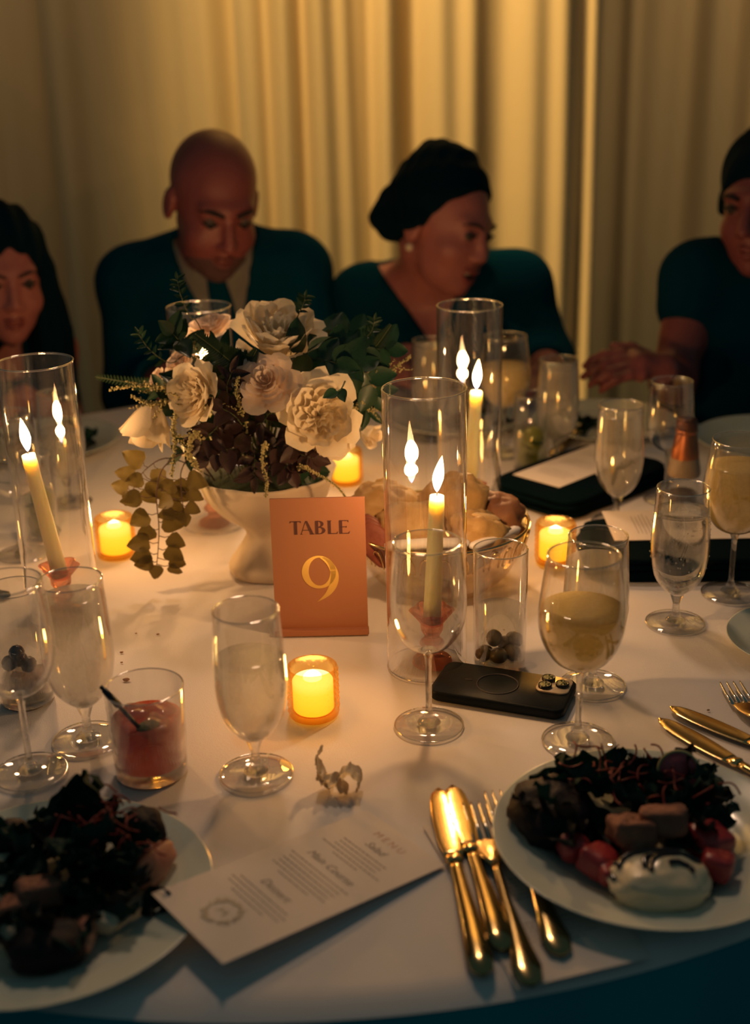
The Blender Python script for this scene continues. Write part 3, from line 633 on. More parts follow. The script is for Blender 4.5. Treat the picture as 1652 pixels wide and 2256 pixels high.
bloom('peony', A(610, 768, 1.585), (.10, -.42, .90), .052, 'broad cream peony crowning the top of the bouquet', 1.1, 1.35)
bloom('rose', A(468, 734, 1.66), (-.2, -.2, .95), .033, 'pale rose seen from the side at the upper left of the bouquet', .2, .9)
bloom('peony', A(446, 868, 1.52), (-.62, -.72, .30), .038, 'cream peony facing left between the rose and the trailing strands', 2.0, 1.1)
bloom('bud', A(338, 900, 1.55), (-.30, -.25, -.85), .040, 'half-closed cream rose nodding down at the lower left of the bouquet', .4, 1.25)
bloom('rose', A(402, 803, 1.59), (-.5, -.5, .7), .021, 'small white rose at the left shoulder of the bouquet', 1.7)
bloom('rose', A(352, 836, 1.60), (-.7, -.4, .5), .015, 'tiny white rose at the far left of the bouquet', .9)
bloom('peony', A(818, 846, 1.60), (.85, -.35, .3), .026, 'small cream peony at the right edge of the bouquet', .5)
bloom('bud', A(800, 950, 1.62), (.7, -.5, -.3), .020, 'cream bud tucked under the right edge of the bouquet', 1.5, 1.2)
bloom('peony', A(735, 972, 1.515), (.25, -.75, -.35), .024, 'small cream bloom under the large peony', 2.5, .8)

# foliage
def leaf_obj(me, mat_, parent, p, d, nrm, sc_):
    d = Vector(d).normalized(); n = Vector(nrm); n = (n - d * n.dot(d)); n = n.normalized() if n.length > 1e-4 else d.orthogonal().normalized(); x = d.cross(n)
    o = obj('leaf', me, mat_, parent); o.matrix_local = M3(Vector(p), x, d, n) @ Matrix.Diagonal((sc_, sc_, sc_, 1)); return o
def along(pts, s):
    n = len(pts) - 1; k = min(int(s * n), n - 1); t_ = s * n - k; return pts[k].lerp(pts[k + 1], t_), (pts[k + 1] - pts[k]).normalized()
def sprig(pts, label, lmesh, lmat, n, size, seed, *, off=0.0, rnd_n=.5, name='leafy_sprig', cat='foliage', start=.25, spread=.9, stem=STEMG, sr=.0011, nrm=(0, -.8, .5), shrink=.4, group='greenery in the bowl', tipleaf=True):
    rnd = random.Random(seed); pts = [Vector(p) for p in pts]; sp = [Vector(q) for q in smooth_profile([tuple(p) for p in pts], 5)]
    base = sp[0].copy(); t = thing(name, label, cat, base, (0, 0, 0), group); loc = [p - base for p in sp]
    obj('stem', mesh('stem', *tube(loc, [sr * (1 - .55 * i / len(loc)) for i in range(len(loc))], 6)), stem, t)
    for i in range(n):
        s_ = start + (1 - start) * (i + .5) / n; p, d = along(loc, s_); N_ = Vector(nrm).normalized(); side = d.cross(N_); side = side.normalized() if side.length > 1e-3 else Vector((1, 0, 0))
        sg = 1 if i % 2 else -1
        dr = d * (1 - spread * .6) + side * sg * spread + Vector((rnd.uniform(-.25, .25), rnd.uniform(-.3, .2), rnd.uniform(-.25, .25)))
        o_ = side * sg * off * rnd.uniform(.3, 1.6)
        if off: obj('twig', mesh('twig', *tube([p, p + o_ * .6 + d * .002, p + o_], .0006, 4)), stem, t)
        leaf_obj(lmesh[rnd.randrange(len(lmesh))], lmat, t, p + o_, dr, N_ + Vector((rnd.uniform(-rnd_n, rnd_n), rnd.uniform(-.3, .3), rnd.uniform(-rnd_n, rnd_n))), size * (1 - shrink * s_) * rnd.uniform(.8, 1.15))
    if tipleaf: leaf_obj(lmesh[0], lmat, t, loc[-1], loc[-1] - loc[-3], nrm, size * (1 - shrink) * .9)
    return t
OVAL = [leaf_mesh('leaf', 1, .72, .12, 6, 4, .02, 1, s_, -.1) for s_ in range(3)]
for m in OVAL: m.materials.clear()
LANCE = [leaf_mesh('leaf', 1, .42, .2, 6, 4, .03, 1.1, s_, -.15) for s_ in range(3)]
HEART = [leaf_mesh('leaf', 1, .92, .10, 6, 4, .05, .75, s_, -.12) for s_ in range(3)]
def fresh(lst): return [m.copy() for m in lst]
BURG = pmat('burgundy_leaf', (.030, .014, .014), .5, c2=(.055, .022, .020), scale=25, transl=.12, coat=.1)
OLIVE = pmat('olive_leaf', (.14, .105, .030), .55, c2=(.20, .145, .035), scale=30, transl=.40)
EUC = pmat('eucalyptus_leaf', (.014, .050, .022), .45, c2=(.024, .070, .030), scale=25, transl=.15, coat=.2)
ov_e, ov_g, la_b, la_g, he_o, ov_b = fresh(OVAL), fresh(OVAL), fresh(LANCE), fresh(LANCE), fresh(HEART), fresh(OVAL)
def P(px, py, Y): return A(px, py, Y)
root = lambda dx=0, dy=0: VC + Vector((dx, dy, -.02))
# rounded dark eucalyptus on the right
sprig([root(.02), P(700, 800, 1.57), P(770, 770, 1.57), P(850, 770, 1.58)], 'rounded dark green eucalyptus spray at the upper right of the bouquet', ov_e, EUC, 11, .042, 1, start=.35, shrink=.2)
sprig([root(.03), P(730, 830, 1.55), P(790, 810, 1.55), P(830, 870, 1.55)], 'rounded dark green eucalyptus spray arching right of the large peony', ov_e, EUC, 9, .040, 2, start=.35, shrink=.2)
sprig([root(.02, .02), P(690, 770, 1.61), P(740, 745, 1.62), P(800, 738, 1.63)], 'dark green eucalyptus spray behind the crowning peony', ov_e, EUC, 8, .042, 3, start=.3, shrink=.2)
sprig([root(.0, -.01), P(640, 800, 1.55), P(690, 790, 1.55), P(740, 800, 1.54)], 'eucalyptus leaves between the crowning peony and the large peony', ov_e, EUC, 7, .040, 4, start=.4, shrink=.1)
sprig([P(760, 840, 1.49), P(752, 856, 1.475), P(742, 862, 1.47)], 'single green leaves lying over the edge of the large peony', ov_e, EUC, 1, .024, 44, start=.2, shrink=.1)
# burgundy foliage low in the centre
for i, (a_, b_, c_) in enumerate([((540, 960), (520, 920), (490, 900)), ((560, 950), (580, 930), (600, 900)), ((530, 1000), (500, 990), (460, 1010)), ((560, 1000), (560, 1020), (560, 1050)), ((600, 990), (620, 1000), (640, 1040)), ((520, 900), (500, 860), (510, 820)), ((640, 980), (660, 1000), (690, 1010)), ((500, 940), (470, 950), (440, 980))]):
    sprig([root(-.02, -.03), P(*a_, 1.53), P(*b_, 1.505), P(*c_, 1.50)], ['dark burgundy sprig left of centre under the blush rose', 'dark burgundy sprig right under the blush rose', 'dark burgundy sprig spilling over the left bowl rim', 'dark burgundy sprig hanging over the front bowl rim', 'dark burgundy sprig hanging right of the front bowl rim', 'dark burgundy sprig rising left of the blush rose', 'dark burgundy sprig under the large peony', 'dark burgundy sprig beside the pale hanging strand'][i], la_b if i % 2 else ov_b, BURG, 8, .034, 20 + i, start=.25, shrink=.25)
# dark green filler
for i, (a_, b_, c_) in enumerate([((560, 880), (520, 860), (480, 830)), ((520, 820), (500, 790), (470, 770)), ((620, 900), (630, 880), (640, 860)), ((460, 900), (420, 900), (380, 880)), ((470, 960), (430, 980), (400, 1000)), ((760, 900), (790, 890), (812, 905)), ((640, 1000), (670, 1020), (680, 1040)), ((440, 830), (400, 840), (360, 860)), ((600, 930), (640, 940), (640, 970)), ((420, 780), (395, 750), (380, 735))]):
    sprig([root(-.01, -.02), P(*a_, 1.57), P(*b_, 1.555), P(*c_, 1.55)], ['green sprig behind the blush rose on the left', 'green sprig at the upper left of the bouquet', 'green sprig between the blush rose and the large peony', 'green sprig behind the left-facing peony', 'green sprig low on the left of the bouquet', 'green sprig right of the large peony', 'green sprig at the front right of the bowl rim', 'green sprig beside the tiny white rose', 'green sprig deep in the middle of the bouquet', 'green sprig behind the small white rose'][i], la_g if i % 3 else ov_g, GREEN, 8, .036, 40 + i, start=.2, shrink=.25)
# thin dark sprigs poking up
for i, (pts, lab) in enumerate([([(440, 800), (375, 800), (330, 770), (305, 735)], 'thin dark sprig poking out at the upper left of the bouquet'), ([(450, 740), (420, 700), (398, 650), (390, 615)], 'thin dark sprig rising above the upper left of the bouquet'), ([(650, 730), (655, 700), (668, 670), (672, 655)], 'thin sprig of small buds above the crowning peony'), ([(780, 780), (800, 750), (818, 730), (825, 705)], 'thin dark sprig rising at the upper right of the bouquet')]):
    sprig([root()] + [P(x, y, 1.58) for x, y in pts], lab, la_g, GREEN, 12, .014, 60 + i, name='thin_sprig', start=.55, shrink=.2, sr=.0009)
# trailing olive leaves on the left, hanging to the table
trail = [root(-.06, -.02), P(420, 1000, 1.54), P(360, 1030, 1.53), P(345, 1090, 1.525), P(350, 1160, 1.525), P(348, 1215, 1.525), P(345, 1245, 1.525)]
sprig(trail, 'trailing branch of olive-brown leaves hanging over the left side of the bowl', he_o, OLIVE, 15, .034, 71, name='trailing_branch', start=.36, spread=.95, shrink=.3, off=.014, rnd_n=.35, nrm=(.1, -1, .1), stem=pmat('brown_twig', (.07, .035, .03), .6, c2=(.09, .05, .04)))
sprig([root(-.06, -.02), P(430, 1005, 1.54), P(400, 1035, 1.525), P(400, 1085, 1.52), P(405, 1130, 1.52)], 'shorter branch of olive-brown leaves beside the bowl', he_o, OLIVE, 6, .028, 72, name='trailing_branch', start=.55, spread=.95, shrink=.2, off=.012, rnd_n=.35, nrm=(-.1, -1, .1), stem=_mats['brown_twig'])
sprig([root(-.06, 0), P(380, 1010, 1.56), P(320, 1035, 1.55), P(290, 1085, 1.55)], 'olive-yellow leaves spreading at the far left of the trailing branches', he_o, OLIVE, 6, .031, 73, name='trailing_branch', start=.5, spread=.95, shrink=.2, off=.010, rnd_n=.35, nrm=(0, -1, .2), stem=_mats['brown_twig'])
# pale fuzzy strands (amaranth)
FUZZ = pmat('pale_florets', (.62, .52, .24), .8, c2=(.48, .44, .20), scale=120, transl=.2)
def strand(pts, label, r=.0042, seed=0, branches=3):
    rnd = random.Random(seed); sp = [Vector(q) for q in smooth_profile([tuple(p) for p in pts], 8)]; base = sp[0].copy(); loc = [p - base for p in sp]
    t = thing('amaranth_strand', label, 'flower', base, (0, 0, 0), 'pale fuzzy strands'); obj('stem', mesh('stem', *tube(loc, .0008, 5)), STEMG, t)
    parts = []; lo = blob(1, 1, 1, 0, 1, 0, 2, 6, 4)
    def cluster(p, rr):
        for _ in range(3):
            q = p + Vector((rnd.gauss(0, rr * .55), rnd.gauss(0, rr * .55), rnd.gauss(0, rr * .55))); k = rr * rnd.uniform(.35, .6)
            parts.append(xf(lo, Matrix.Translation(q) @ Matrix.Diagonal((k, k, k, 1))))
    for i in range(len(loc) * 3):
        s_ = i / (len(loc) * 3); p, d = along(loc, s_)
        if s_ > .22: cluster(p, r * (1.05 - .6 * s_))
    for b_ in range(branches):
        s_ = .3 + .5 * b_ / max(1, branches); p, d = along(loc, s_); dr = (d + Vector((rnd.uniform(-.9, .9), rnd.uniform(-.6, .3), rnd.uniform(-.6, .6)))).normalized()
        for k in range(9): cluster(p + dr * (.0035 * k), r * (.9 - .07 * k))
    o = obj('florets', mesh('florets', *join(*parts)), FUZZ, t); return t
strand([root(-.04, -.02), P(420, 880, 1.53), P(385, 920, 1.51), P(385, 985, 1.505), P(378, 1050, 1.505)], 'pale fuzzy strand hanging straight down left of the bowl', seed=1)
strand([root(-.05, -.01), P(400, 880, 1.55), P(330, 850, 1.54), P(240, 858, 1.54)], 'pale fuzzy strand reaching out at the far left of the bouquet', seed=2, branches=4)
strand([root(-.05, -.01), P(390, 900, 1.54), P(330, 890, 1.53), P(290, 872, 1.53)], 'short pale fuzzy strand above the nodding rose', seed=3)
strand([root(-.03, -.03), P(440, 960, 1.50), P(415, 1000, 1.49), P(430, 1020, 1.49), P(425, 1025, 1.49)], 'pale fuzzy strand beside the burgundy leaves', seed=4, branches=2)
strand([root(.0, -.05), P(585, 980, 1.49), P(578, 1020, 1.485), P(588, 1060, 1.485), P(585, 1095, 1.485)], 'pale fuzzy strand hanging over the front of the bowl', r=.0034, seed=5, branches=1)
strand([root(.05, -.04), P(660, 1030, 1.49), P(700, 1045, 1.485), P(740, 1070, 1.48), P(765, 1100, 1.48)], 'thin pale strand arching over the table number', r=.0026, seed=6, branches=1)
strand([root(-.03, 0), P(440, 790, 1.57), P(410, 755, 1.57), P(375, 735, 1.57)], 'pale fuzzy strand looping at the upper left of the bouquet', seed=7, branches=2)
strand([root(.06, 0), P(800, 840, 1.58), P(860, 815, 1.58), P(905, 785, 1.58)], 'pale forked strand sticking out at the right of the bouquet', r=.0036, seed=8, branches=4)
strand([root(.0, -.03), P(530, 900, 1.50), P(520, 860, 1.49), P(525, 830, 1.49)], 'short strand of pinkish buds left of the blush rose', r=.0034, seed=9, branches=1)
strand([root(.05, -.02), P(780, 900, 1.55), P(810, 900, 1.55), P(838, 925, 1.55)], 'pale strand beneath the right edge of the bouquet', r=.0034, seed=10, branches=2)
# ferns
def fern(pts, label, seed, wid=.024):
    sp = [Vector(q) for q in smooth_profile([tuple(p) for p in pts], 8)]; base = sp[0].copy(); loc = [p - base for p in sp]
    t = thing('fern_frond', label, 'fern', base, (0, 0, 0), 'fern fronds'); obj('stem', mesh('stem', *tube(loc, .0007, 5)), STEMG, t)
    parts = []; lm = leaf_mesh('tmp', 1, .3, .1, 3, 2); lv = ([v_.co.copy() for v_ in lm.vertices], [tuple(p.vertices) for p in lm.polygons])
    for i in range(34):
        s_ = .35 + .64 * i / 34; p, d = along(loc, s_); side = d.cross(Vector((0, -.8, .5))).normalized()
        for sg in (-1, 1):
            L_ = wid * (1.15 - s_) * 1.2; yv = (side * sg + d * .55).normalized(); nv_ = Vector((0, -.7, .6)); nv_ = (nv_ - yv * nv_.dot(yv)).normalized(); parts.append(xf(lv, M3(p, yv.cross(nv_), yv, nv_) @ Matrix.Diagonal((L_, L_, L_, 1))))
    o = obj('leaflets', mesh('leaflets', *join(*parts)), pmat('fern_green', (.022, .050, .016), .6, c2=(.03, .06, .02), transl=.2), t)
fern([root(), P(560, 850, 1.53), P(500, 790, 1.515), P(430, 735, 1.51)], 'fern frond fanning left above the blush rose', 1, .030)
fern([root(), P(520, 860, 1.53), P(545, 810, 1.515), P(565, 770, 1.51)], 'fern frond rising just left of the blush rose', 2, .022)
fern([root(.04), P(790, 800, 1.58), P(830, 760, 1.58), P(862, 715, 1.58)], 'fern frond pointing up at the upper right of the bouquet', 3, .018)
fern([root(-.03), P(420, 860, 1.60), P(330, 850, 1.62), P(210, 830, 1.63)], 'faint fern frond stretching out behind the left strand', 4, .022)

# ------------------------------------------------------------------ bread bowl
BB = T(968, 1285)
t = thing('bread_bowl', 'clear ribbed glass bread bowl with a gold rim', 'bowl', BB)
bp = smooth_profile([(0, .001), (.058, .001), (.066, .004), (.088, .022), (.106, .052), (.115, .088)], 5)
obj('bowl_wall', mesh('bowl_wall', *lathe(wall(bp, .002), 128, lambda a, r, z: (r + (.0012 * abs(math.sin(16 * a)) if r > .06 else 0), z))), thin_glass('bowl_glass', (.96, .90, .80), .02, .05, .55, 2.2), t)
obj('rim', mesh('rim', *ring(.1155, .0022, .0885, 96, 8)), GOLD, t)
archm = None
for k in range(32):
    a = 2 * PI * k / 32; w_ = 2 * PI / 32 * .34
    pts = []
    for i in range(13):
        s_ = i / 12 * PI; ang = -w_ * math.cos(s_) ; z = .058 + .0235 * math.sin(s_) ** .7; r_ = .1075 + (z - .052) * .25 + .0022
        pts.append((r_ * math.cos(ang), r_ * math.sin(ang), z))
    if archm is None: archm = mesh('loop', *tube(pts, .0011, 5))
    obj('loop', archm, GOLD, t, rot=(0, 0, a))
# cloth inside
v = []; f = []
for i in range(25):
    for j in range(25):
        x, y = (i / 24 - .5) * 2, (j / 24 - .5) * 2; r_ = math.hypot(x, y); r_ = max(abs(x), abs(y)); a = math.atan2(y, x)
        rad = .104 * r_; z = .012 + .072 * r_ ** 2.2 + .006 * math.sin(a * 7) * r_
        v.append((rad * math.cos(a), rad * math.sin(a), z))
for i in range(24):
    for j in range(24): f.append((i * 25 + j, i * 25 + j + 1, (i + 1) * 25 + j + 1, (i + 1) * 25 + j))
tag(obj('bread_cloth', mesh('bread_cloth', v, f), CLOTH, loc=BB), 'white cloth lining the bread bowl', 'napkin')
cf = thing('folded_napkin', 'folded end of the white cloth hanging over the front of the bread bowl', 'napkin', BB)
st = [(-.052, 0, 0, .004, .003), (-.045, 0, 0, .009, .006), (0, 0, .001, .010, .0065), (.045, 0, 0, .009, .006), (.052, 0, 0, .004, .003)]
obj('fold', mesh('fold', *xf(loft(st, 14), Matrix.Translation((-.020, -.094, .094)) @ Matrix.Rotation(R(-88), 4, 'Z'))), CLOTH, cf)
obj('fold', mesh('fold', *xf(loft([(y * .85, x, z, a * .8, b * .8) for y, x, z, a, b in st], 14), Matrix.Translation((.066, -.070, .091)) @ Matrix.Rotation(R(-48), 4, 'Z'))), CLOTH, cf)
CRUST = pmat('bread_crust', (.42, .235, .075), .6, c2=(.58, .37, .14), scale=24, bump=.5, bscale=90)
DCRUST = pmat('dark_crust', (.19, .07, .03), .6, c2=(.34, .15, .06), scale=30, bump=.4, bscale=80)
def roll(px, py, Y, dims, rot, label, mat_=CRUST, seed=0, slash=True, specks=False):
    c = A(px, py, Y); t = thing('bread_roll', label, 'bread', c, [R(a) for a in rot], 'rolls in the bread bowl')
    v, f = blob(*dims, .17, 2.0, seed, 2.2, 32, 20)
    if slash: v = [(x, y, z - .006 * math.exp(-(y / .006) ** 2) * (1 if z > 0 else 0) * max(0, 1 - (x / dims[0]) ** 2)) for x, y, z in v]
    obj('crust', mesh('crust', v, f), mat_, t)
    if slash: obj('crumb_split', mesh('crumb_split', *blob(dims[0] * .55, .005, .004, .1, 3, seed)), pmat('bread_crumb', (.70, .50, .26), .8, c2=(.62, .42, .2), scale=60), t, loc=(0, 0, dims[2] * .86))
    if specks:
        rnd = random.Random(seed)
        parts = [xf(blob(.0022, .0018, .0014, 0, 1, 0, 2, 6, 4), Matrix.Translation((rnd.uniform(-.6, .6) * dims[0], -dims[1] * .8 + rnd.uniform(0, .01), rnd.uniform(-.4, .7) * dims[2]))) for _ in range(16)]
        obj('raisin_specks', mesh('raisin_specks', *join(*parts)), pmat('raisin', (.05, .012, .01), .5, c2=(.07, .02, .015)), t)
roll(848, 1118, 1.560, (.048, .036, .034), (8, 12, 20), 'pale round roll at the left back of the bread bowl', seed=1)
roll(905, 1160, 1.500, (.045, .034, .030), (20, -5, -15), 'pale roll at the left front of the bread bowl', seed=2, slash=False)
roll(1000, 1120, 1.535, (.044, .036, .046), (10, 6, 10), 'tall round roll in the middle of the bread bowl', seed=3, slash=False)
roll(1055, 1172, 1.480, (.040, .030, .026), (12, 20, 25), 'small pale roll at the right front of the bread bowl', seed=4)
roll(1098, 1140, 1.545, (.038, .032, .030), (5, 10, -40), 'reddish brown speckled roll at the right of the bread bowl', DCRUST, 5, False, True)
roll(938, 1205, 1.475, (.038, .028, .020), (0, 0, 10), 'pale roll low at the front of the bread bowl', seed=6, slash=False)
for i in range(3):
    o = obj('dark_bread_slice', mesh('dark_bread_slice', *blob(.030, .0065, .020, .06, 2, i + 9, 3.5, 24, 12)), pmat('rye_crust', (.20, .045, .03), .6, c2=(.30, .09, .05), scale=50, bump=.3), loc=A(822 + 5 * i, 1182 + 9 * i, 1.49 - .012 * i), rot=(R(-25), R(38), R(-25)))
    tag(o, ['dark red-brown bread slice leaning at the left of the bread bowl, the rearmost', 'dark red-brown bread slice leaning at the left of the bread bowl, between two others', 'dark red-brown bread slice leaning at the left of the bread bowl, the front one'][i], 'bread', 'dark bread slices')

# ------------------------------------------------------------------ cutlery
def place_line(p0, p1, z=TZ):
    """matrix data for a thing lying from p0 (its far tip) to p1 (its handle end)"""
    a = math.atan2(p0.y - p1.y, p0.x - p1.x) - PI / 2; return (p1.x, p1.y, z), (0, 0, a), (p0 - p1).length
DARKGOLD = pmat('dull_gold_handle', (.46, .34, .165), .14, 1.0, c2=(.40, .30, .14), scale=25)
def knife(p0, p1, label, z=TZ, L=None, roll_=0, crinkle=True, dark=False):
    loc, rot, l = place_line(p0, p1); L = L or l
    t = thing('table_knife', label, 'knife', (loc[0], loc[1], z + .0005), (0, roll_, rot[2]), 'gold cutlery'); hm = DARKGOLD if not dark else pmat('dark_handle', (.012, .02, .022), .35, c2=(.02, .03, .03))
    h = L * .56
    obj('handle', mesh('handle', *loft([(0, 0, .0035, .003, .002), (.004, 0, .0042, .0085, .0035), (.018, 0, .0045, .0112, .0044), (.045, 0, .0045, .0098, .0042), (h * .7, 0, .0042, .0066, .0036), (h - .012, 0, .004, .0056, .0034), (h, 0, .004, .0056, .0034)], 16)), hm, t)
    obj('bolster', mesh('bolster', *loft([(h - .003, 0, .004, .0058, .0036), (h, 0, .004, .0080, .0044), (h + .005, 0, .004, .0072, .0034), (h + .009, 0, .004, .0068, .002)], 16)), GOLD, t)
    b = L - h; st = []
    for i in range(15):
        s_ = i / 14; wdt = .0072 + .0048 * math.sin(PI * min(1, s_ * .95 + .05)) ** .8
        if s_ > .86: wdt *= math.sqrt(max(.02, 1 - ((s_ - .86) / .145) ** 2))
        st.append((h + .006 + (b - .006) * s_, .0015 * s_ + (.0008 * noise.noise(Vector((s_ * 7, 1, 0))) if crinkle else 0), .0038 + (.0006 * noise.noise(Vector((s_ * 9, 3, L))) if crinkle else 0), wdt, .0011))
    obj('blade', mesh('blade', *loft(st, 16)), GOLD, t); return t
def fork(p0, p1, label, z=TZ, L=None, spread=.0235):
    loc, rot, l = place_line(p0, p1); L = L or l
    t = thing('table_fork', label, 'fork', (loc[0], loc[1], z + .0005), rot, 'gold cutlery'); h = L * .60
    obj('handle', mesh('handle', *loft([(0, 0, .003, .003, .002), (.005, 0, .0035, .0095, .0028), (.020, 0, .004, .0122, .0032), (.045, 0, .0045, .0088, .0034), (h * .65, 0, .006, .0044, .003), (h - .014, 0, .0085, .0034, .0026), (h, 0, .0092, .0044, .0024)], 16)), DARKGOLD, t)
    hd = obj('head', mesh('head', *loft([(h - .004, 0, .0092, .004, .0024), (h + .006, 0, .0085, .0085, .0018), (h + .020, 0, .006, .0118, .0014), (h + .036, 0, .0042, .0122, .0012), (h + .040, 0, .0040, .0120, .0011)], 16)), GOLD, t)
    tl = L - h - .037
    for k in range(4):
        x = (k - 1.5) * spread * .33
        obj('tine', mesh('tine', *loft([(h + .036, x, .0042, .0022, .0011), (h + .036 + tl * .5, x * .98, .0036, .0018, .0011), (h + .036 + tl * .9, x * .96, .0052, .0013, .0010), (h + .036 + tl, x * .95, .0062, .0005, .0005)], 8)), STEEL, hd)
    return t
PPL = .0012
knife(T(962, 1748), T(1066, 2160), 'leftmost gold knife with a broad shining blade by the right plate', TZ + .0012, roll_=R(-4))
knife(T(992, 1742), T(1110, 2106), 'gold knife lying second from the left, half under the broad blade', TZ + .0015, roll_=R(3))
fork(T(1045, 1780), T(1172, 2182), 'gold fork lying beside the two knives, left of the right plate', TZ + .0012)
fork(T(1092, 1755), T(1238, 2115), 'gold fork half hidden under the rim of the right plate', TZ + .0012)
d = (T(1652, 1705) - T(1450, 1592)).normalized(); p = T(1450, 1592); knife(p, p + d * .24, 'gold knife right of the near plate, the one closer to the plate', TZ, crinkle=False)
d = (T(1652, 1640) - T(1475, 1566)).normalized(); p = T(1475, 1566); knife(p, p + d * .24, 'gold knife right of the near plate, the one farther from the plate', TZ, crinkle=False)
d = (T(1660, 1592) - T(1606, 1512)).normalized(); p = T(1606, 1512); fork(p, p + d * .21, 'fork at the right edge with only its tines in view', TZ)
p = T(22, 1318); knife(T(-300, 1300), p, 'dark handle end poking in at the left edge beside the water goblet', TZ, dark=True)
# ------------------------------------------------------------------ menu cards
INK = pmat('grey_ink', (.30, .26, .24), .8, c2=(.34, .29, .26), scale=90)
PINKINK = pmat('pale_coral_ink', (.66, .42, .33), .8, c2=(.62, .38, .30), scale=90)
SAGE = pmat('sage_ink', (.52, .46, .36), .8, c2=(.56, .48, .38), scale=60)
def text_mesh(body, size, shear=0.0, spacing=1.0):
    cu = bpy.data.curves.new('txt', 'FONT'); cu.body = body; cu.size = size; cu.shear = shear; cu.align_x = 'CENTER'; cu.space_character = spacing; cu.resolution_u = 2
    o = bpy.data.objects.new('txt', cu); col.objects.link(o); dg = bpy.context.evaluated_depsgraph_get(); me = bpy.data.meshes.new_from_object(o.evaluated_get(dg)); bpy.data.objects.remove(o); bpy.data.curves.remove(cu); me.materials.clear(); return me
def line_block(w_, y0, n, dy, seed, gap=.0012):
    """rows of words too small to read"""
    rnd = random.Random(seed); V = []; Fs = []
    for r_ in range(n):
        half = w_ * rnd.uniform(.72, 1.0) * (.6 if r_ == n - 1 else 1) / 2; x = -half
        while x < half:
            wl = rnd.uniform(.002, .0055); y = y0 - dy * r_; o = len(V); h_ = dy * .22
            V += [(x, y, 0), (min(x + wl, half), y, 0), (min(x + wl, half), y + h_, 0), (x, y + h_, 0)]; Fs.append((o, o + 1, o + 2, o + 3)); x += wl + gap
    return V, Fs
def menu(c, right, down, w_, h_, label, full=True, lift=0.0003):
    """card whose printed page runs along right and down"""
    x = Vector(right).normalized(); y = -Vector(down).normalized(); y = (y - x * y.dot(x)).normalized(); z = x.cross(y)
    if z.z < 0: z = -z
    t = thing('menu_card', label, 'menu', (0, 0, 0), (0, 0, 0), 'printed menu cards'); t.matrix_world = M3(Vector(c), x, y, z)
    obj('card', mesh('card', *slab([(-w_ / 2, -h_ / 2), (w_ / 2, -h_ / 2), (w_ / 2, h_ / 2), (-w_ / 2, h_ / 2)], 0, .0006), False), PAPER, t)
    zz = .0008
    def pr(name, me, mat_, y_): return obj(name, me, mat_, t, loc=(0, y_, zz))
    if full:
        pr('menu_title', text_mesh('MENU', h_ * .050, 0, 1.5), PINKINK, h_ * .405)
        pr('heading', text_mesh('Salad', h_ * .052, .35), INK, h_ * .335); pr('paragraph', mesh('paragraph', *line_block(w_ * .72, 0, 5, h_ * .024, 1), False), INK, h_ * .295)
        pr('heading', text_mesh('Main Course', h_ * .052, .35), INK, h_ * .115); pr('paragraph', mesh('paragraph', *line_block(w_ * .74, 0, 6, h_ * .024, 2), False), INK, h_ * .075)
        pr('heading', text_mesh('Dessert', h_ * .052, .35), INK, -h_ * .135); pr('paragraph', mesh('paragraph', *line_block(w_ * .80, 0, 4, h_ * .024, 3), False), INK, -h_ * .175)
        # leafy wreath crest at the foot of the page
        rnd = random.Random(5); parts = []
        lm = leaf_mesh('tmp', 1, .42, 0, 4, 2); lv = ([Vector((v_.co.x, v_.co.y, 0)) for v_ in lm.vertices], [tuple(p.vertices) for p in lm.polygons])
        for k in range(46):
            a = 2 * PI * k / 46 + rnd.uniform(-.06, .06); rr = h_ * .058 * rnd.uniform(.92, 1.08); s_ = h_ * .030 * rnd.uniform(.7, 1.2)
            parts.append(xf(lv, Matrix.Translation((rr * math.cos(a), rr * math.sin(a), .00001 * k)) @ Matrix.Rotation(a + rnd.choice((-.5, -2.6)) + rnd.uniform(-.3, .3), 4, 'Z') @ Matrix.Scale(s_, 4)))
        for pts in ([(-.4, -.35), (-.25, .3), (-.05, -.1), (.15, .35), (.35, -.35)], [(-.3, -.1), (0, .05), (.4, 0)]):
            parts.append(xf(tube([(a_ * h_ * .06, b_ * h_ * .06, 0) for a_, b_ in pts], h_ * .004, 4), Matrix.Diagonal((1, 1, .02, 1))))
        pr('crest', mesh('crest', *join(*parts), False), SAGE, -h_ * .345)
    else:
        for k, y_ in enumerate((.33, .06, -.2)): pr('paragraph', mesh('paragraph', *line_block(w_ * .74, 0, 6, h_ * .024, k + 8), False), INK, h_ * y_)
    return t
q = [T(800, 1766, TZ + .0012), T(938, 1862, TZ + .0012), T(512, 2146, TZ + .0185), T(347, 1981, TZ + .0200)]
menu((q[0] + q[1] + q[2] + q[3]) / 4 + Vector((.001, -.007, 0)), (q[1] - q[0]) + (q[2] - q[3]), (q[3] - q[0]) + (q[2] - q[1]), .54 * ((q[1] - q[0]).length + (q[2] - q[3]).length), .48 * ((q[3] - q[0]).length + (q[2] - q[1]).length), 'printed menu card lying aslant in front, its corner on the left plate')
q = [T(932, 1822), T(1140, 2181)]; dn = (q[1] - q[0]).normalized(); rt = Vector((-dn.y, dn.x, 0)); L_ = (q[1] - q[0]).length
menu(q[0] + dn * L_ / 2 + rt * .056 + Vector((0, 0, .0002)), rt, dn, .112, L_, 'menu card partly under the right plate and the cutlery', False)
q = [T(1120, 1064, TZ + .029), T(1232, 1074, TZ + .029), T(1442, 990, TZ + .029)]; dn = (q[2] - q[1]).normalized(); rt = Vector((dn.y, -dn.x, 0))
menu(q[1] + dn * .11 - rt * .045, rt, dn, .092, .222, 'menu card lying on the farther black napkin', False)
q = [T(1308, 1125, TZ + .031), T(1366, 1194, TZ + .031)]; mid = (q[0] + q[1]) / 2; dn = Vector((1, -.02, 0)).normalized()
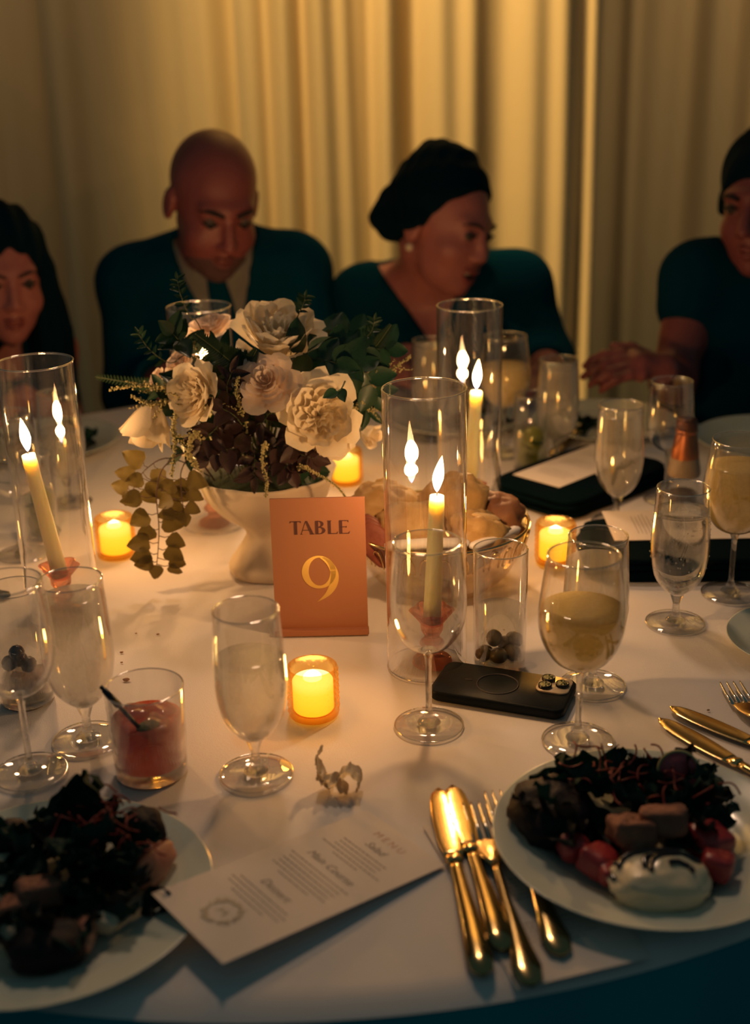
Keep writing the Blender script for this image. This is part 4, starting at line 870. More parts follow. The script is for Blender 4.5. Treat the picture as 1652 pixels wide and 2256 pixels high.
menu(mid + dn * .113, Vector((-.02, -1, 0)), dn, (q[0] - q[1]).length * .92, .222, 'menu card lying on the nearer black napkin at the right', False)
# folded black napkins
def napkin(c, ang, hx, hy, hz, label, seed):
    t = thing('black_napkin', label, 'napkin', (c.x, c.y, TZ), (0, 0, ang), 'folded black napkins')
    for k, (a, b, z0, h_) in enumerate(((1, 1, 0, .42), (.985, .97, .40, .34), (.96, .95, .72, .28))):
        v, f = blob(hx * a, hy * b, hz * h_ * 1.05, .05, 2.2, seed + k, 7, 40, 10); obj('fold', mesh('fold', [(x, y, z + hz * 2 * z0 + hz * h_ * 1.05 + .0004) for x, y, z in v], f), NAPK, t)
c1 = (T(1100, 1100) + T(1225, 1146) + T(1445, 1055) + T(1320, 1010)) / 4
d = T(1445, 1055) - T(1225, 1146); napkin(c1 + Vector((.0, .0, 0)), math.atan2(d.y, d.x), .135, .088, .0135, 'folded black napkin behind the bread bowl under a menu card', 1)
napkin(T(1530, 1285) + Vector((.02, .088, 0)), R(-2), .155, .085, .0145, 'folded black napkin at the right under a menu card', 4)

# ------------------------------------------------------------------ plates and food
def plate(c, r, label, name='dinner_plate', cat='plate', flat=1.0):
    t = thing(name, label, cat, (c.x, c.y, TZ), (0, 0, 0), 'white plates'); k = r / .134
    pr = smooth_profile([(0, .0035), (.06, .0035), (.078, .0045), (.092, .0095), (.112, .0145), (.1325, .0205)], 4) + [(.134, .0208), (.1338, .0195)] + smooth_profile([(.130, .0175), (.105, .0098), (.082, .002), (.078, .0004), (.070, .0004), (.068, .0015), (0, .0015)], 3)
    obj('dish', mesh('dish', *lathe([(a * k, z * (.7 + .3 * k) * flat) for a, z in pr], 96)), PORC, t)
    return t
FRILL = [leaf_mesh('lettuce_leaf', .062, .055, .25, 16, 14, .0065, .7, s_, .22) for s_ in range(4)]
SMALL = [leaf_mesh('herb_leaf', .030, .020, .25, 8, 6, .003, .8, s_, .2) for s_ in range(3)]
SAL = pmat('dark_lettuce', (.004, .030, .026), .6, spec=.2, c2=(.007, .040, .030), scale=60, transl=.15)
SAL2 = pmat('dark_lettuce_red', (.024, .016, .018), .6, spec=.2, c2=(.008, .030, .024), scale=60, transl=.15)
for m in FRILL: m.materials.append(SAL)
FR2 = [m.copy() for m in FRILL]
for m in FR2: m.materials.clear(); m.materials.append(SAL2)
for m in SMALL: m.materials.append(SAL)
def salad(c, dims, n, where, seed, base=.006, hgt=.055, red=.25, spot=''):
    rnd = random.Random(seed)
    for i in range(n):
        a = rnd.random() * 2 * PI; r_ = math.sqrt(rnd.random()); x, y = dims[0] * r_ * math.cos(a), dims[1] * r_ * math.sin(a)
        z = base + hgt * (1 - r_ ** 1.6) * rnd.uniform(.35, 1.0)
        isr = rnd.random() < red; k = rnd.uniform(.42, .72)
        o = obj('lettuce_leaf', (FR2 if isr else FRILL)[rnd.randrange(4)], None, loc=c + Vector((x * .70, y * .70, z)), rot=(R(rnd.uniform(-35, 50)), R(rnd.uniform(-50, 50)), a - PI / 2 + rnd.uniform(-.7, .7)), scale=k)
        tag(o, f'curly {"reddish" if isr else "dark green"} lettuce leaf {spot} on the {where}', 'lettuce', f'lettuce on the {where}')
def shreds(c, n, where, seed, dims=(.028, .022), h=.007, spot=''):
    rnd = random.Random(seed)
    for i in range(n):
        p = Vector((rnd.gauss(0, dims[0]), rnd.gauss(0, dims[1]), rnd.uniform(0, h))); d = Vector((rnd.uniform(-1, 1), rnd.uniform(-1, 1), rnd.uniform(-.3, .4))).normalized(); n_ = d.cross(Vector((0, 0, 1)))
        pts = [d * (s_ * .022 - .011) + n_ * (.005 * math.sin(s_ * 3 + i)) + Vector((0, 0, .003 * math.sin(s_ * 4 + i * 2))) for s_ in [k / 6 for k in range(7)]]
        o = obj('carrot_shred', mesh('carrot_shred', *tube(pts, .0009, 5)), pmat('red_shred', (.36, .045, .03), .5, c2=(.26, .03, .03), scale=60, transl=.2), loc=c + p); tag(o, f'thin red vegetable shred {spot} on the {where}', 'vegetable shred', f'red shreds on the {where}')
CROU = pmat('toasted_bread', (.30, .125, .08), .8, c2=(.21, .085, .055), scale=70, bump=.5, bscale=160)
def crouton(c, s_, rot, label, seed, group):
    v, f = blob(s_, s_ * .95, s_ * .62, .10, 1.8, seed, 4.5, 36, 22); rnd = random.Random(seed); holes = [Vector((rnd.uniform(-.6, .6), rnd.uniform(-.6, .6), .62)) * s_ for _ in range(5)]
    v = [Vector(p) for p in v]; v = [p * (1 - .22 * max(math.exp(-((p - h_).length / (s_ * .2)) ** 2) for h_ in holes)) for p in v]
    t = thing('crouton', label, 'crouton', c, rot, group); obj('toast', mesh('toast', v, f), CROU, t)
    obj('bread_pore', mesh('bread_pore', *join(*[xf(blob(s_ * .12, s_ * .12, s_ * .05, 0, 1, 0, 2, 8, 5), Matrix.Translation(h_ * .80)) for h_ in holes])), pmat('pore_dark', (.14, .05, .03), .9, c2=(.18, .06, .03)), t)
BEET = pmat('dark_beet', (.008, .010, .014), .6, spec=.2, c2=(.022, .010, .013), scale=40, bump=.6, bscale=120)
MELON = pmat('red_melon', (.46, .045, .05), .35, c2=(.36, .03, .04), scale=50, sss=.3, coat=.2)
def chunk(name, c, dims, rot, label, mat_, seed, cat, box=3.0, amp=.12, group=None):
    o = thing(name, label, cat, c, [R(a) for a in rot], group); obj('flesh', mesh('flesh', *blob(*dims, amp, 1.8, seed, box, 26, 16)), mat_, o); return o
# right plate
PR = T(1424, 1833, TZ + .018); PR.z = TZ; plate(PR, .135, 'white dinner plate with salad and burrata at the lower right')
def on(px, py, h_): return T(px, py, TZ + h_)
salad(on(1345, 1760, .02) - Vector((0, 0, .012)), (.055, .052), 26, 'right plate', 3, hgt=.042, spot='in the clump left of the croutons')
salad(on(1475, 1755, .02) - Vector((0, 0, .012)), (.052, .045), 20, 'right plate', 4, hgt=.036, red=.4, spot='in the clump around the radish slice')
salad(on(1540, 1830, .018) - Vector((0, 0, .012)), (.028, .05), 9, 'right plate', 5, hgt=.02, red=.5, spot='above the far right melon cubes')
chunk('roasted_beet', on(1212, 1790, .026), (.034, .038, .020), (12, -8, 20), 'large dark roasted beet at the left of the right plate', BEET, 3, 'beet', 2.5)
salad(on(1215, 1775, .04) - Vector((0, 0, .012)), (.018, .02), 4, 'right plate', 12, hgt=.012, red=.8, spot='lying on the large beet')
shreds(on(1435, 1722, .048), 22, 'right plate', 2, spot='heaped behind the croutons')
shreds(on(1330, 1690, .045), 7, 'right plate', 6, (.018, .01), spot='at the back of the left clump')
g_ = 'croutons on the right plate'
crouton(on(1392, 1830, .040), .019, (R(-18), R(6), R(8)), 'browned crouton left of its neighbour above the burrata on the right plate', 1, g_)
crouton(on(1462, 1808, .043), .0205, (R(-22), R(-8), R(-12)), 'browned crouton right of its neighbour above the burrata on the right plate', 2, g_)
crouton(on(1405, 1862, .032), .0125, (R(-25), R(4), R(20)), 'small browned crouton wedged beneath the two larger ones', 5, g_)
# burrata with dark drizzle
bc = on(1452, 1940, .020); bt = thing('burrata', 'white burrata ball with dark balsamic drizzle on the right plate', 'cheese', bc)
v, f = blob(.042, .031, .019, .10, 2.0, 2, 2.3, 40, 24); obj('cheese', mesh('cheese', v, f), pmat('burrata_white', (.85, .72, .50), .35, c2=(.80, .66, .45), scale=20, sss=.3, coat=.2), bt)
DRZ = pmat('balsamic', (.016, .008, .010), .15, c2=(.02, .01, .012), coat=.6)
bv_ = [Vector(p) for p in v]
def on_ell(x, y):
    near = sorted((p for p in bv_ if p.z > -.004), key=lambda p: (p.x - x) ** 2 + (p.y - y) ** 2)[:4]; return Vector((x, y, sum(p.z for p in near) / 4 + .0012))
for pts in ([(-.034, .000), (-.028, .011), (-.012, .016), (.006, .018), (.020, .014)], [(-.010, -.012), (-.006, .002), (.006, .009), (.022, .008), (.034, .006)], [(-.014, -.006), (-.012, .004), (-.002, .008)], [(.006, -.004), (.014, -.003), (.022, -.006), (.024, -.012)], [(-.038, -.006), (-.039, .002), (-.034, .010)]):
    obj('drizzle', mesh('drizzle', *tube([on_ell(*p) for p in smooth_profile(pts, 4)], .0025, 6)), DRZ, bt)
g_ = 'red melon cubes on the right plate'
for i, (px, py, s_, a, lb) in enumerate([(1265, 1868, .013, 20, 'left of the croutons, pointing up'), (1318, 1898, .016, 45, 'just left of the burrata'), (1345, 1925, .011, 10, 'touching the left side of the burrata'), (1560, 1855, .019, 30, 'at the far right, above another'), (1580, 1905, .015, 65, 'at the far right, lowest'), (1575, 1790, .010, 20, 'half buried in lettuce on the right')]):
    chunk('melon_cube', on(px, py, .020), (s_, s_ * .9, s_ * .75), (10, 12, a), 'red melon cube ' + lb + ' on the right plate', MELON, i, 'melon', 4, .08, g_)
for i, (px, py) in enumerate([(1240, 1880), (1245, 1850), (1560, 1950), (1375, 1965)]):
    o = obj('balsamic_drop', mesh('balsamic_drop', *blob(.007, .006, .0018, .15, 2, i)), DRZ, loc=on(px, py, .011)); tag(o, ['dark dressing drop left of the melon cubes', 'dark dressing drop under the beet', 'dark dressing drop right of the burrata', 'dark dressing drop left of the burrata'][i] + ' on the right plate', 'sauce', 'dressing drops on the right plate')
rd = thing('radish_slice', 'pink watermelon radish slice standing in the salad on the right plate', 'radish', on(1495, 1700, .045), (R(62), R(8), R(-15)))
obj('flesh', mesh('flesh', *lathe([(0, -.0012), (.017, -.0012), (.017, .0012), (0, .0012)], 32)), pmat('radish_pink', (.52, .06, .10), .4, c2=(.60, .12, .14), scale=60), rd); obj('rind', mesh('rind', *ring(.0182, .0016, 0, 36, 6)), pmat('radish_rind', (.45, .40, .20), .5, c2=(.4, .36, .16)), rd)
# left plate
PL = T(98, 1953, TZ + .02); PL.z = TZ; plate(PL, .140, 'white dinner plate with a tall dark salad at the lower left', flat=.74)
salad(on(180, 1900, .025) - Vector((0, 0, .012)), (.062, .062), 40, 'left plate', 7, hgt=.055, red=.15, spot='in the tall middle heap')
salad(on(90, 1870, .02) - Vector((0, 0, .012)), (.045, .05), 16, 'left plate', 8, hgt=.035, red=.3, spot='in the heap above the croutons')
salad(on(230, 1985, .015) - Vector((0, 0, .012)), (.05, .032), 14, 'left plate', 9, hgt=.018, red=.5, spot='spread towards the menu card')
salad(on(110, 2050, .015) - Vector((0, 0, .012)), (.04, .03), 10, 'left plate', 10, hgt=.022, red=.6, spot='around the lowest beet chunk')
for i, (px, py, h_, a) in enumerate([(170, 1760, .075, 10), (195, 1752, .078, -25), (160, 1772, .072, 40), (215, 1768, .070, -50)]):
    o = obj('lettuce_leaf', FRILL[i], None, loc=on(px, py + 60, h_ - .030), rot=(R(58), R(a * .5), R(a)), scale=.72); tag(o, 'curly dark green lettuce leaf standing up atop the left plate salad', 'lettuce', 'standing lettuce on the left plate')
shreds(on(250, 1800, .060), 26, 'left plate', 3, (.024, .020), spot='heaped beside the standing leaves'); shreds(on(270, 1850, .045), 8, 'left plate', 4, (.02, .02), spot='below the round beet')
chunk('roasted_beet', on(318, 1830, .030), (.018, .022, .018), (20, 10, 30), 'dark round beet at the right shoulder of the left salad', BEET, 5, 'beet', 2.2)
chunk('roasted_beet', on(105, 2085, .020), (.030, .022, .015), (5, 0, 10), 'dark beet chunk at the bottom of the left plate', BEET, 6, 'beet', 2.6)
chunk('roasted_beet', on(28, 1850, .028), (.018, .020, .016), (5, 20, 10), 'dark beet chunk at the left edge of the left salad', BEET, 7, 'beet', 2.4)
BLUSH = pmat('blush_wedge', (.42, .14, .10), .45, c2=(.52, .24, .14), scale=40, coat=.2)
chunk('tomato_wedge', on(338, 1905, .022), (.009, .028, .015), (0, -25, -28), 'pinkish tomato wedge at the right side of the left salad', BLUSH, 8, 'tomato', 2.2)
chunk('tomato_wedge', on(187, 2052, .018), (.009, .022, .011), (0, 10, 12), 'pinkish tomato wedge at the bottom of the left salad', BLUSH, 9, 'tomato', 2.2)
g_ = 'croutons on the left plate'
crouton(on(88, 1965, .036), .0175, (R(-15), R(12), R(30)), 'browned crouton with dark pores at the right of a pair on the left plate', 7, g_)
crouton(on(45, 2000, .030), .0165, (R(-10), R(-10), R(10)), 'browned crouton at the left of a pair on the left plate', 8, g_)
CHE = pmat('white_cheese', (.62, .55, .42), .6, c2=(.56, .48, .36), scale=40)
for i, (px, py, s_, lb) in enumerate([(232, 2032, .010, 'near the bottom right of the left salad'), (20, 1908, .014, 'at the left edge of the left salad'), (8, 1945, .012, 'at the picture edge on the left plate'), (12, 2060, .014, 'at the lower left of the left plate')]):
    chunk('cheese_crumble', on(px, py, .018), (s_, s_ * .8, s_ * .7), (10, 20, 40 * i), 'pale cheese crumble ' + lb, CHE, i + 3, 'cheese', 3, .15, 'cheese on the left plate')
# plates farther off
c = T(98, 990); plate(c, .134, 'white plate with greens far back on the left behind the candle'); salad(c + Vector((.045, -.02, 0)), (.035, .03), 9, 'plate far back left', 21, hgt=.03, red=.1, spot='in the right-hand heap'); salad(c + Vector((-.06, -.01, 0)), (.04, .04), 10, 'plate far back left', 22, hgt=.035, red=.5, spot='in the left-hand heap')
c = T(1010, 935); plate(c, .13, 'white plate far back behind the back right candle'); salad(c + Vector((.03, -.02, 0)), (.05, .04), 10, 'plate far back in the middle', 23, hgt=.03, red=.5)
c = T(1330, 945); plate(c, .13, 'white plate far back right behind the frosted goblets'); salad(c + Vector((-.03, -.02, 0)), (.04, .03), 7, 'plate far back right', 24, hgt=.02, red=.3)
c = T(1700, 985); plate(c, .13, 'white plate at the far right behind the grinder')
c = T(1778, 1432); plate(c, .092, 'small white side plate cut off at the right edge', 'side_plate')
kn = T(1225, 1000); d = (T(1330, 905) - kn).normalized(); knife(kn + d * .2, kn - d * .02, 'gold knife far back right beside the frosted goblets', TZ, crinkle=False)
# crumpled scrap
cp = T(742, 1738); t = thing('crumpled_paper', 'small crumpled curl of pale paper between the goblet and the gold knives', 'paper scrap', cp, (0, 0, R(-8)))
CP = pmat('waxy_paper', (.62, .52, .38), .5, c2=(.52, .43, .30), scale=60, bump=.4, bscale=150, transl=.25)
def curl(path, wdt, seed):
    sp = smooth_profile(path, 5); v = []; f = []; n = len(sp)
    for i, p in enumerate(sp):
        for j in range(6):
            u = j / 5 - .5; s_ = i / n
            v.append((p[0] + .002 * noise.noise(Vector((i * .5, j, seed))), p[1] + u * wdt * (.5 + .5 * math.sin(PI * min(1, s_ + .15))), max(.0006, p[2] + .006 * noise.noise(Vector((i * .4, j * .9, seed + 3))) + .008 * abs(u))))
    for i in range(n - 1):
        for j in range(5): f.append((i * 6 + j, i * 6 + j + 1, (i + 1) * 6 + j + 1, (i + 1) * 6 + j))
    return v, f
obj('fold', mesh('fold', *curl([(.020, -.004, .001), (.024, .0, .010), (.016, .003, .016), (.006, .0, .016), (.000, -.002, .008), (-.006, -.004, .003), (-.014, 0, .006)], .026, 1)), CP, t)
obj('fold', mesh('fold', *curl([(-.004, .004, .002), (-.012, .004, .009), (-.018, .006, .018), (-.020, .008, .028), (-.014, .008, .036)], .020, 2)), CP, t)
obj('fold', mesh('fold', *curl([(.012, -.008, .0008), (.004, -.007, .006), (-.006, -.006, .012), (-.014, -.004, .009), (-.019, -.002, .012)], .022, 3)), CP, t)
# crumbs
for i, (px, py, s_) in enumerate([(268, 1438, .0016), (268, 1460, .0012), (348, 1398, .0014), (278, 1499, .0028), (300, 1396, .001), (1110, 1388, .001), (1560, 1565, .0012)]):
    o = obj('crumb', mesh('crumb', *blob(s_ * 1.5, s_, s_ * .6, .2, 2, i, 2, 8, 6)), pmat('crumb_brown', (.26, .12, .05), .8, c2=(.32, .16, .07)), loc=T(px, py) + Vector((0, 0, s_ * .4))); tag(o, 'tiny brown crumb on the white tablecloth', 'crumb', 'crumbs on the cloth')
# grinder with a copper top
gb = T(1502, 1108); t = thing('pepper_grinder', 'clear grinder with a copper neck and paper band behind the droplet goblet', 'grinder', gb)
COPPER = pmat('copper_foil', (.55, .20, .09), .32, .85, c2=(.48, .17, .08), scale=60, bump=.15, bscale=120)
obj('body', mesh('body', *lathe([(0, .0005), (.026, .0005), (.0272, .004), (.0265, .030), (.0235, .044), (.0225, .046), (.0215, .044), (.0245, .03), (.025, .006), (0, .004)], 40)), GLASS, t)
obj('pepper', mesh('pepper', *lathe([(0, .0045), (.0238, .0045), (.0242, .014), (.020, .019), (0, .017)], 32)), pmat('peppercorns', (.10, .05, .03), .7, c2=(.03, .02, .015), scale=220, bump=1.0, bscale=200), t)
obj('paper_band', mesh('paper_band', *lathe(smooth_profile([(.0236, .046), (.0246, .052), (.0222, .066), (.0206, .076)], 3) + [(.0, .077)], 40)), pmat('band_paper', (.40, .30, .20), .7, c2=(.36, .27, .18), scale=80), t)
obj('copper_neck', mesh('copper_neck', *lathe(smooth_profile([(.0210, .074), (.0200, .086), (.0165, .106), (.0152, .112)], 3) + [(.0165, .1135), (.0168, .117), (.0150, .119), (0, .119)], 40)), COPPER, t)
obj('cap', mesh('cap', *lathe([(.0148, .118), (.0158, .121), (.0158, .130), (.0145, .133), (.006, .134), (0, .1335)], 36)), pmat('dark_copper', (.16, .07, .05), .4, .7, c2=(.2, .09, .06)), t)
# ------------------------------------------------------------------ guests: bodies and clothes as smooth blended volumes
def grid_of(lo, hi, h):
    ax = [np.arange(lo[i], hi[i] + h, h, dtype=np.float32) for i in range(3)]
    return ax, np.stack(np.meshgrid(*ax, indexing='ij'), -1)
def surface(fn, lo, hi, h):
    """mesh the zero level of fn over a box"""
    ax, P_ = grid_of(lo, hi, h); F_ = fn(P_); ins = F_ < 0; nx, ny, nz = F_.shape
    acc = np.zeros((nx - 1, ny - 1, nz - 1, 3), np.float32); cnt = np.zeros((nx - 1, ny - 1, nz - 1), np.float32)
    cor = [(i, j, k) for i in (0, 1) for j in (0, 1) for k in (0, 1)]
    sl = lambda c: (slice(c[0], nx - 1 + c[0]), slice(c[1], ny - 1 + c[1]), slice(c[2], nz - 1 + c[2]))
    for a in cor:
        for d in range(3):
            if a[d]: continue
            b = list(a); b[d] = 1; b = tuple(b); fa, fb = F_[sl(a)], F_[sl(b)]; m = (fa < 0) != (fb < 0)
            t_ = np.where(m, fa / np.where(m, fa - fb, 1), 0)
            for e in range(3): acc[..., e] += np.where(m, a[e] + (t_ if e == d else 0), 0)
            cnt += m
    cell = cnt > 0; idx = -np.ones(cell.shape, np.int64); idx[cell] = np.arange(cell.sum())
    ijk = np.argwhere(cell); V = (ijk + acc[cell] / cnt[cell][:, None]) * h + np.array([a[0] for a in ax])
    quads = []
    for d in range(3):
        a = [slice(None)] * 3; b = [slice(None)] * 3; a[d] = slice(0, -1); b[d] = slice(1, None)
        m = ins[tuple(a)] != ins[tuple(b)]; e, g = [q for q in range(3) if q != d]
        I = np.argwhere(m); I = I[(I[:, e] > 0) & (I[:, g] > 0)]
        I = I[(I[:, e] < F_.shape[e] - 1) & (I[:, g] < F_.shape[g] - 1)]
        def at(de, dg):
            J = I.copy(); J[:, e] -= de; J[:, g] -= dg; return idx[J[:, 0], J[:, 1], J[:, 2]]
        q = np.stack([at(1, 1), at(0, 1), at(0, 0), at(1, 0)], 1); s_ = ins[tuple(a)][m.nonzero()] if False else ins[I[:, 0], I[:, 1], I[:, 2]]
        flip = s_ if d != 1 else ~s_
        q[~flip] = q[~flip][:, ::-1]; quads.append(q)
    Q = np.concatenate(quads); Q = Q[(Q >= 0).all(1)]
    return V, Q
def mesh_np(name, V, Q):
    me = bpy.data.meshes.new(name); me.from_pydata(V.tolist(), [], Q.tolist()); me.polygons.foreach_set('use_smooth', [True] * len(me.polygons)); me.update(); return me
def smin(a, b, k):
    h = np.clip(.5 + .5 * (b - a) / k, 0, 1); return b + (a - b) * h - k * h * (1 - h)
def smax(a, b, k): return -smin(-a, -b, k)
def ell(P_, c, r):
    q = (P_ - np.array(c, np.float32)); r = np.array(r, np.float32); k0 = np.linalg.norm(q / r, axis=-1); k1 = np.linalg.norm(q / (r * r), axis=-1); return k0 * (k0 - 1) / np.maximum(k1, 1e-6)
def cap(P_, a, b, ra, rb):
    a = np.array(a, np.float32); b = np.array(b, np.float32); ab = b - a; t_ = np.clip(((P_ - a) @ ab) / (ab @ ab), 0, 1); return np.linalg.norm(P_ - a - t_[..., None] * ab, axis=-1) - (ra + (rb - ra) * t_)
def union(P_, prims, k):
    d = None
    for p in prims:
        q = ell(P_, p[1], p[2]) if p[0] == 'e' else cap(P_, *p[1:]); d = q if d is None else smin(d, q, k)
    return d
class Head:
    """face looks along -Y of its own frame; c = centre, rot = (pitch down, tilt, yaw to the viewer's right)"""
    def __init__(s, c, rot, scale=1.0, fem=False, smile=0.0, wide=1.0):
        s.c = np.array(c, np.float32); s.M = np.array((Matrix.Rotation(R(rot[2]), 3, 'Z') @ Matrix.Rotation(R(rot[1]), 3, 'Y') @ Matrix.Rotation(R(rot[0]), 3, 'X')), np.float32); s.s = scale; s.fem = fem; s.smile = smile; s.w = wide
    def loc(s, P_): return ((P_ - s.c) @ s.M) / s.s
    def out(s, p): return Vector((s.M @ (np.array(p, np.float32) * s.s) + s.c).tolist())
    def skin(s, P_):
        Q = s.loc(P_); far = np.linalg.norm(Q, axis=-1) > .24
        d = np.full(Q.shape[:-1], 1.0, np.float32); q = Q[~far].copy()
        ax = q.copy(); ax[:, 0] = np.abs(ax[:, 0]); w_ = s.w
        e = ell(q, (0, .018, .040), (.074 * w_, .092, .086)); e = smin(e, ell(q, (0, -.030, -.025), (.061 * w_, .066, .088)), .03)
        jw = .044 if s.fem else .051
        e = smin(e, ell(q, (0, -.042, -.072), (jw * w_, .044, .040)), .025); e = smin(e, ell(q, (0, -.072, -.098), (.022, .020, .017)), .02)
        e = smin(e, ell(ax, (.036 * w_, -.062, -.034 + .006 * s.smile), (.025 + .004 * s.smile, .024, .022)), .022)
        e = smin(e, cap(ax, (.0, -.082 + .004 * s.fem, .030), (.040, -.074 + .004 * s.fem, .030), .013 - .002 * s.fem, .010), .014)
        e = smax(e, -ell(ax, (.0315, -.101, .010), (.018, .020, .0125)), .012)
        e = smin(e, ell(ax, (.0315, -.0765, .009), (.0135, .0125, .0115)), .006)
        e = smin(e, cap(q, (0, -.090, .016), (0, -.113 + .006 * s.fem, -.026), .0080, .0118 - .0015 * s.fem), .008); e = smin(e, ell(ax, (.0115, -.101, -.031), (.0085, .010, .0075)), .006)
        zl = -.060
        e = smin(e, cap(ax, (0, -.0955, zl + .003), (.021 + .005 * s.smile, -.083, zl + .007 * s.smile), .0065, .0035), .006)
        e = smin(e, cap(ax, (0, -.0940 + .004 * s.smile, zl - .011 - .009 * s.smile), (.019 + .004 * s.smile, -.082, zl - .003 + .003 * s.smile), .0072, .004), .006)
        e = smax(e, -cap(ax, (0, -.104, zl - .004), (.022 + .005 * s.smile, -.089, zl + .002 + .006 * s.smile), .0030 + .004 * s.smile, .0015), .004)
        e = smin(e, smax(ell(ax, (.077 * w_, .010, -.006), (.010, .020, .032)), -ell(ax, (.088 * w_, .002, -.004), (.008, .010, .018)), .004), .008)
        d[~far] = e * s.s; return d
    def face_parts(s, root, eyemat, browmat, lipmat, look=(0, 0), lid=0.0, skinmat=None):
        hf = bpy.data.objects  # parts sit in the head's own frame
        B = Matrix([list(map(float, r_)) for r_ in s.M]).to_4x4(); B.translation = Vector(s.c.tolist()); B = B @ Matrix.Scale(s.s, 4)
        rel = Matrix.Translation(-root.location) @ B
        for sg in (-1, 1):
            ey = obj('eye', mesh('eye', *blob(.0112, .0112, .0112, 0, 1, 0, 2, 18, 12)), pmat('eye_white', (.11, .08, .07), .4, c2=(.10, .07, .06)), root); ey.matrix_local = rel @ Matrix.Translation((sg * .0315, -.0800, .0085))
            ir = obj('iris', mesh('iris', *blob(.0058, .003, .0058, 0, 1, 0, 2, 14, 8)), eyemat, ey); ir.location = (look[0] * .005, -.0098, look[1] * .005 - .001)
            br = obj('eyebrow', mesh('eyebrow', *tube([(sg * .012, -.0985, .0270), (sg * .026, -.0965, .0325), (sg * .040, -.0870, .0330), (sg * .051, -.0740, .0270)], [k_ * (.7 if s.fem else 1) for k_ in (.0030, .0040, .0034, .0015)], 8)), browmat, root); br.matrix_local = rel
            ld = obj('eyelid', mesh('eyelid', *tube([(sg * .0185, -.0900, .0085), (sg * .026, -.0945, .0150 - .004 * lid), (sg * .036, -.0930, .0155 - .004 * lid), (sg * .046, -.0840, .0095)], [.0016, .0026, .0028, .0015], 8)), browmat, root); ld.matrix_local = rel
        zl = -.060; sm = s.smile
        for nm, pts, r_ in (('upper_lip', [(-.025 - .005 * sm, -.0840, zl + .001 + .007 * sm), (-.010, -.0995, zl + .003), (0, -.1015, zl + .0015), (.010, -.0995, zl + .003), (.025 + .005 * sm, -.0840, zl + .001 + .007 * sm)], [.0015, .0040, .0042, .0040, .0015]), ('lower_lip', [(-.022 - .005 * sm, -.0850, zl - .002 + .005 * sm), (-.010, -.0975 + .004 * sm, zl - .010 - .008 * sm), (0, -.1000 + .004 * sm, zl - .0115 - .009 * sm), (.010, -.0975 + .004 * sm, zl - .010 - .008 * sm), (.022 + .005 * sm, -.0850, zl - .002 + .005 * sm)], [.0015, .0046, .0052, .0046, .0015])):
            o = obj(nm, mesh(nm, *tube(smooth_profile(pts, 3), [r_[min(4, int(i / 3 + .5))] for i in range(13)], 8)), lipmat, root); o.matrix_local = rel
        if sm > .5:
            o = obj('teeth', mesh('teeth', *blob(.018, .006, .0042, 0, 1, 0, 3, 16, 8)), pmat('teeth', (.55, .48, .40), .3, c2=(.5, .44, .36)), root); o.matrix_local = rel @ Matrix.Translation((0, -.0900, zl - .0035))
            o = obj('mouth_opening', mesh('mouth_opening', *blob(.021, .009, .0085, 0, 1, 0, 2.4, 18, 10)), pmat('mouth_dark', (.03, .008, .008), .5, c2=(.04, .01, .01)), root); o.matrix_local = rel @ Matrix.Translation((0, -.0885, zl - .0085))
        return rel
SKINM = pmat('warm_skin', (.42, .145, .125), .5, c2=(.37, .125, .105), scale=25, sss=.15, sss_r=(.012, .005, .003))
SKINB = pmat('ruddy_skin', (.27, .075, .070), .45, c2=(.23, .062, .058), scale=25, sss=.15, sss_r=(.012, .005, .003))
HAIR = pmat('black_hair', (.0008, .011, .020), .8, c2=(.001, .013, .023), scale=60, bump=.5, bscale=160, stretch=(1, 1, .15), spec=.04)
BROW = pmat('brow_dark', (.012, .010, .010), .8, c2=(.02, .014, .012), scale=200)
IRIS = pmat('iris_dark', (.008, .006, .005), .2, c2=(.012, .008, .006))
LIP = pmat('lip', (.30, .070, .065), .4, c2=(.26, .06, .055))
SUIT = pmat('dark_suit', (.0008, .040, .074), .95, spec=.03, c2=(.001, .043, .080), scale=40, bump=.2, bscale=700)
SHIRT = pmat('pale_shirt', (.25, .24, .21), .8, c2=(.23, .22, .19), scale=30, bump=.15, bscale=500)
v3 = lambda v: (v.x, v.y, v.z)
def body_of(root, fn, lo, hi, h, mat_, name='body'):
    V, Q = surface(fn, lo, hi, h); V = V - np.array(v3(root.location)); return obj(name, mesh_np(name, V, Q), mat_, root)
def arm(sh, el, wr, r=(.052, .043, .028)): return [('c', v3(sh), v3(el), r[0], r[1]), ('c', v3(el), v3(wr), r[1], r[2])]
def lift(*ps):
    for p in ps: p.z = max(p.z, TZ + .045)          # forearms rest on the table, not in it
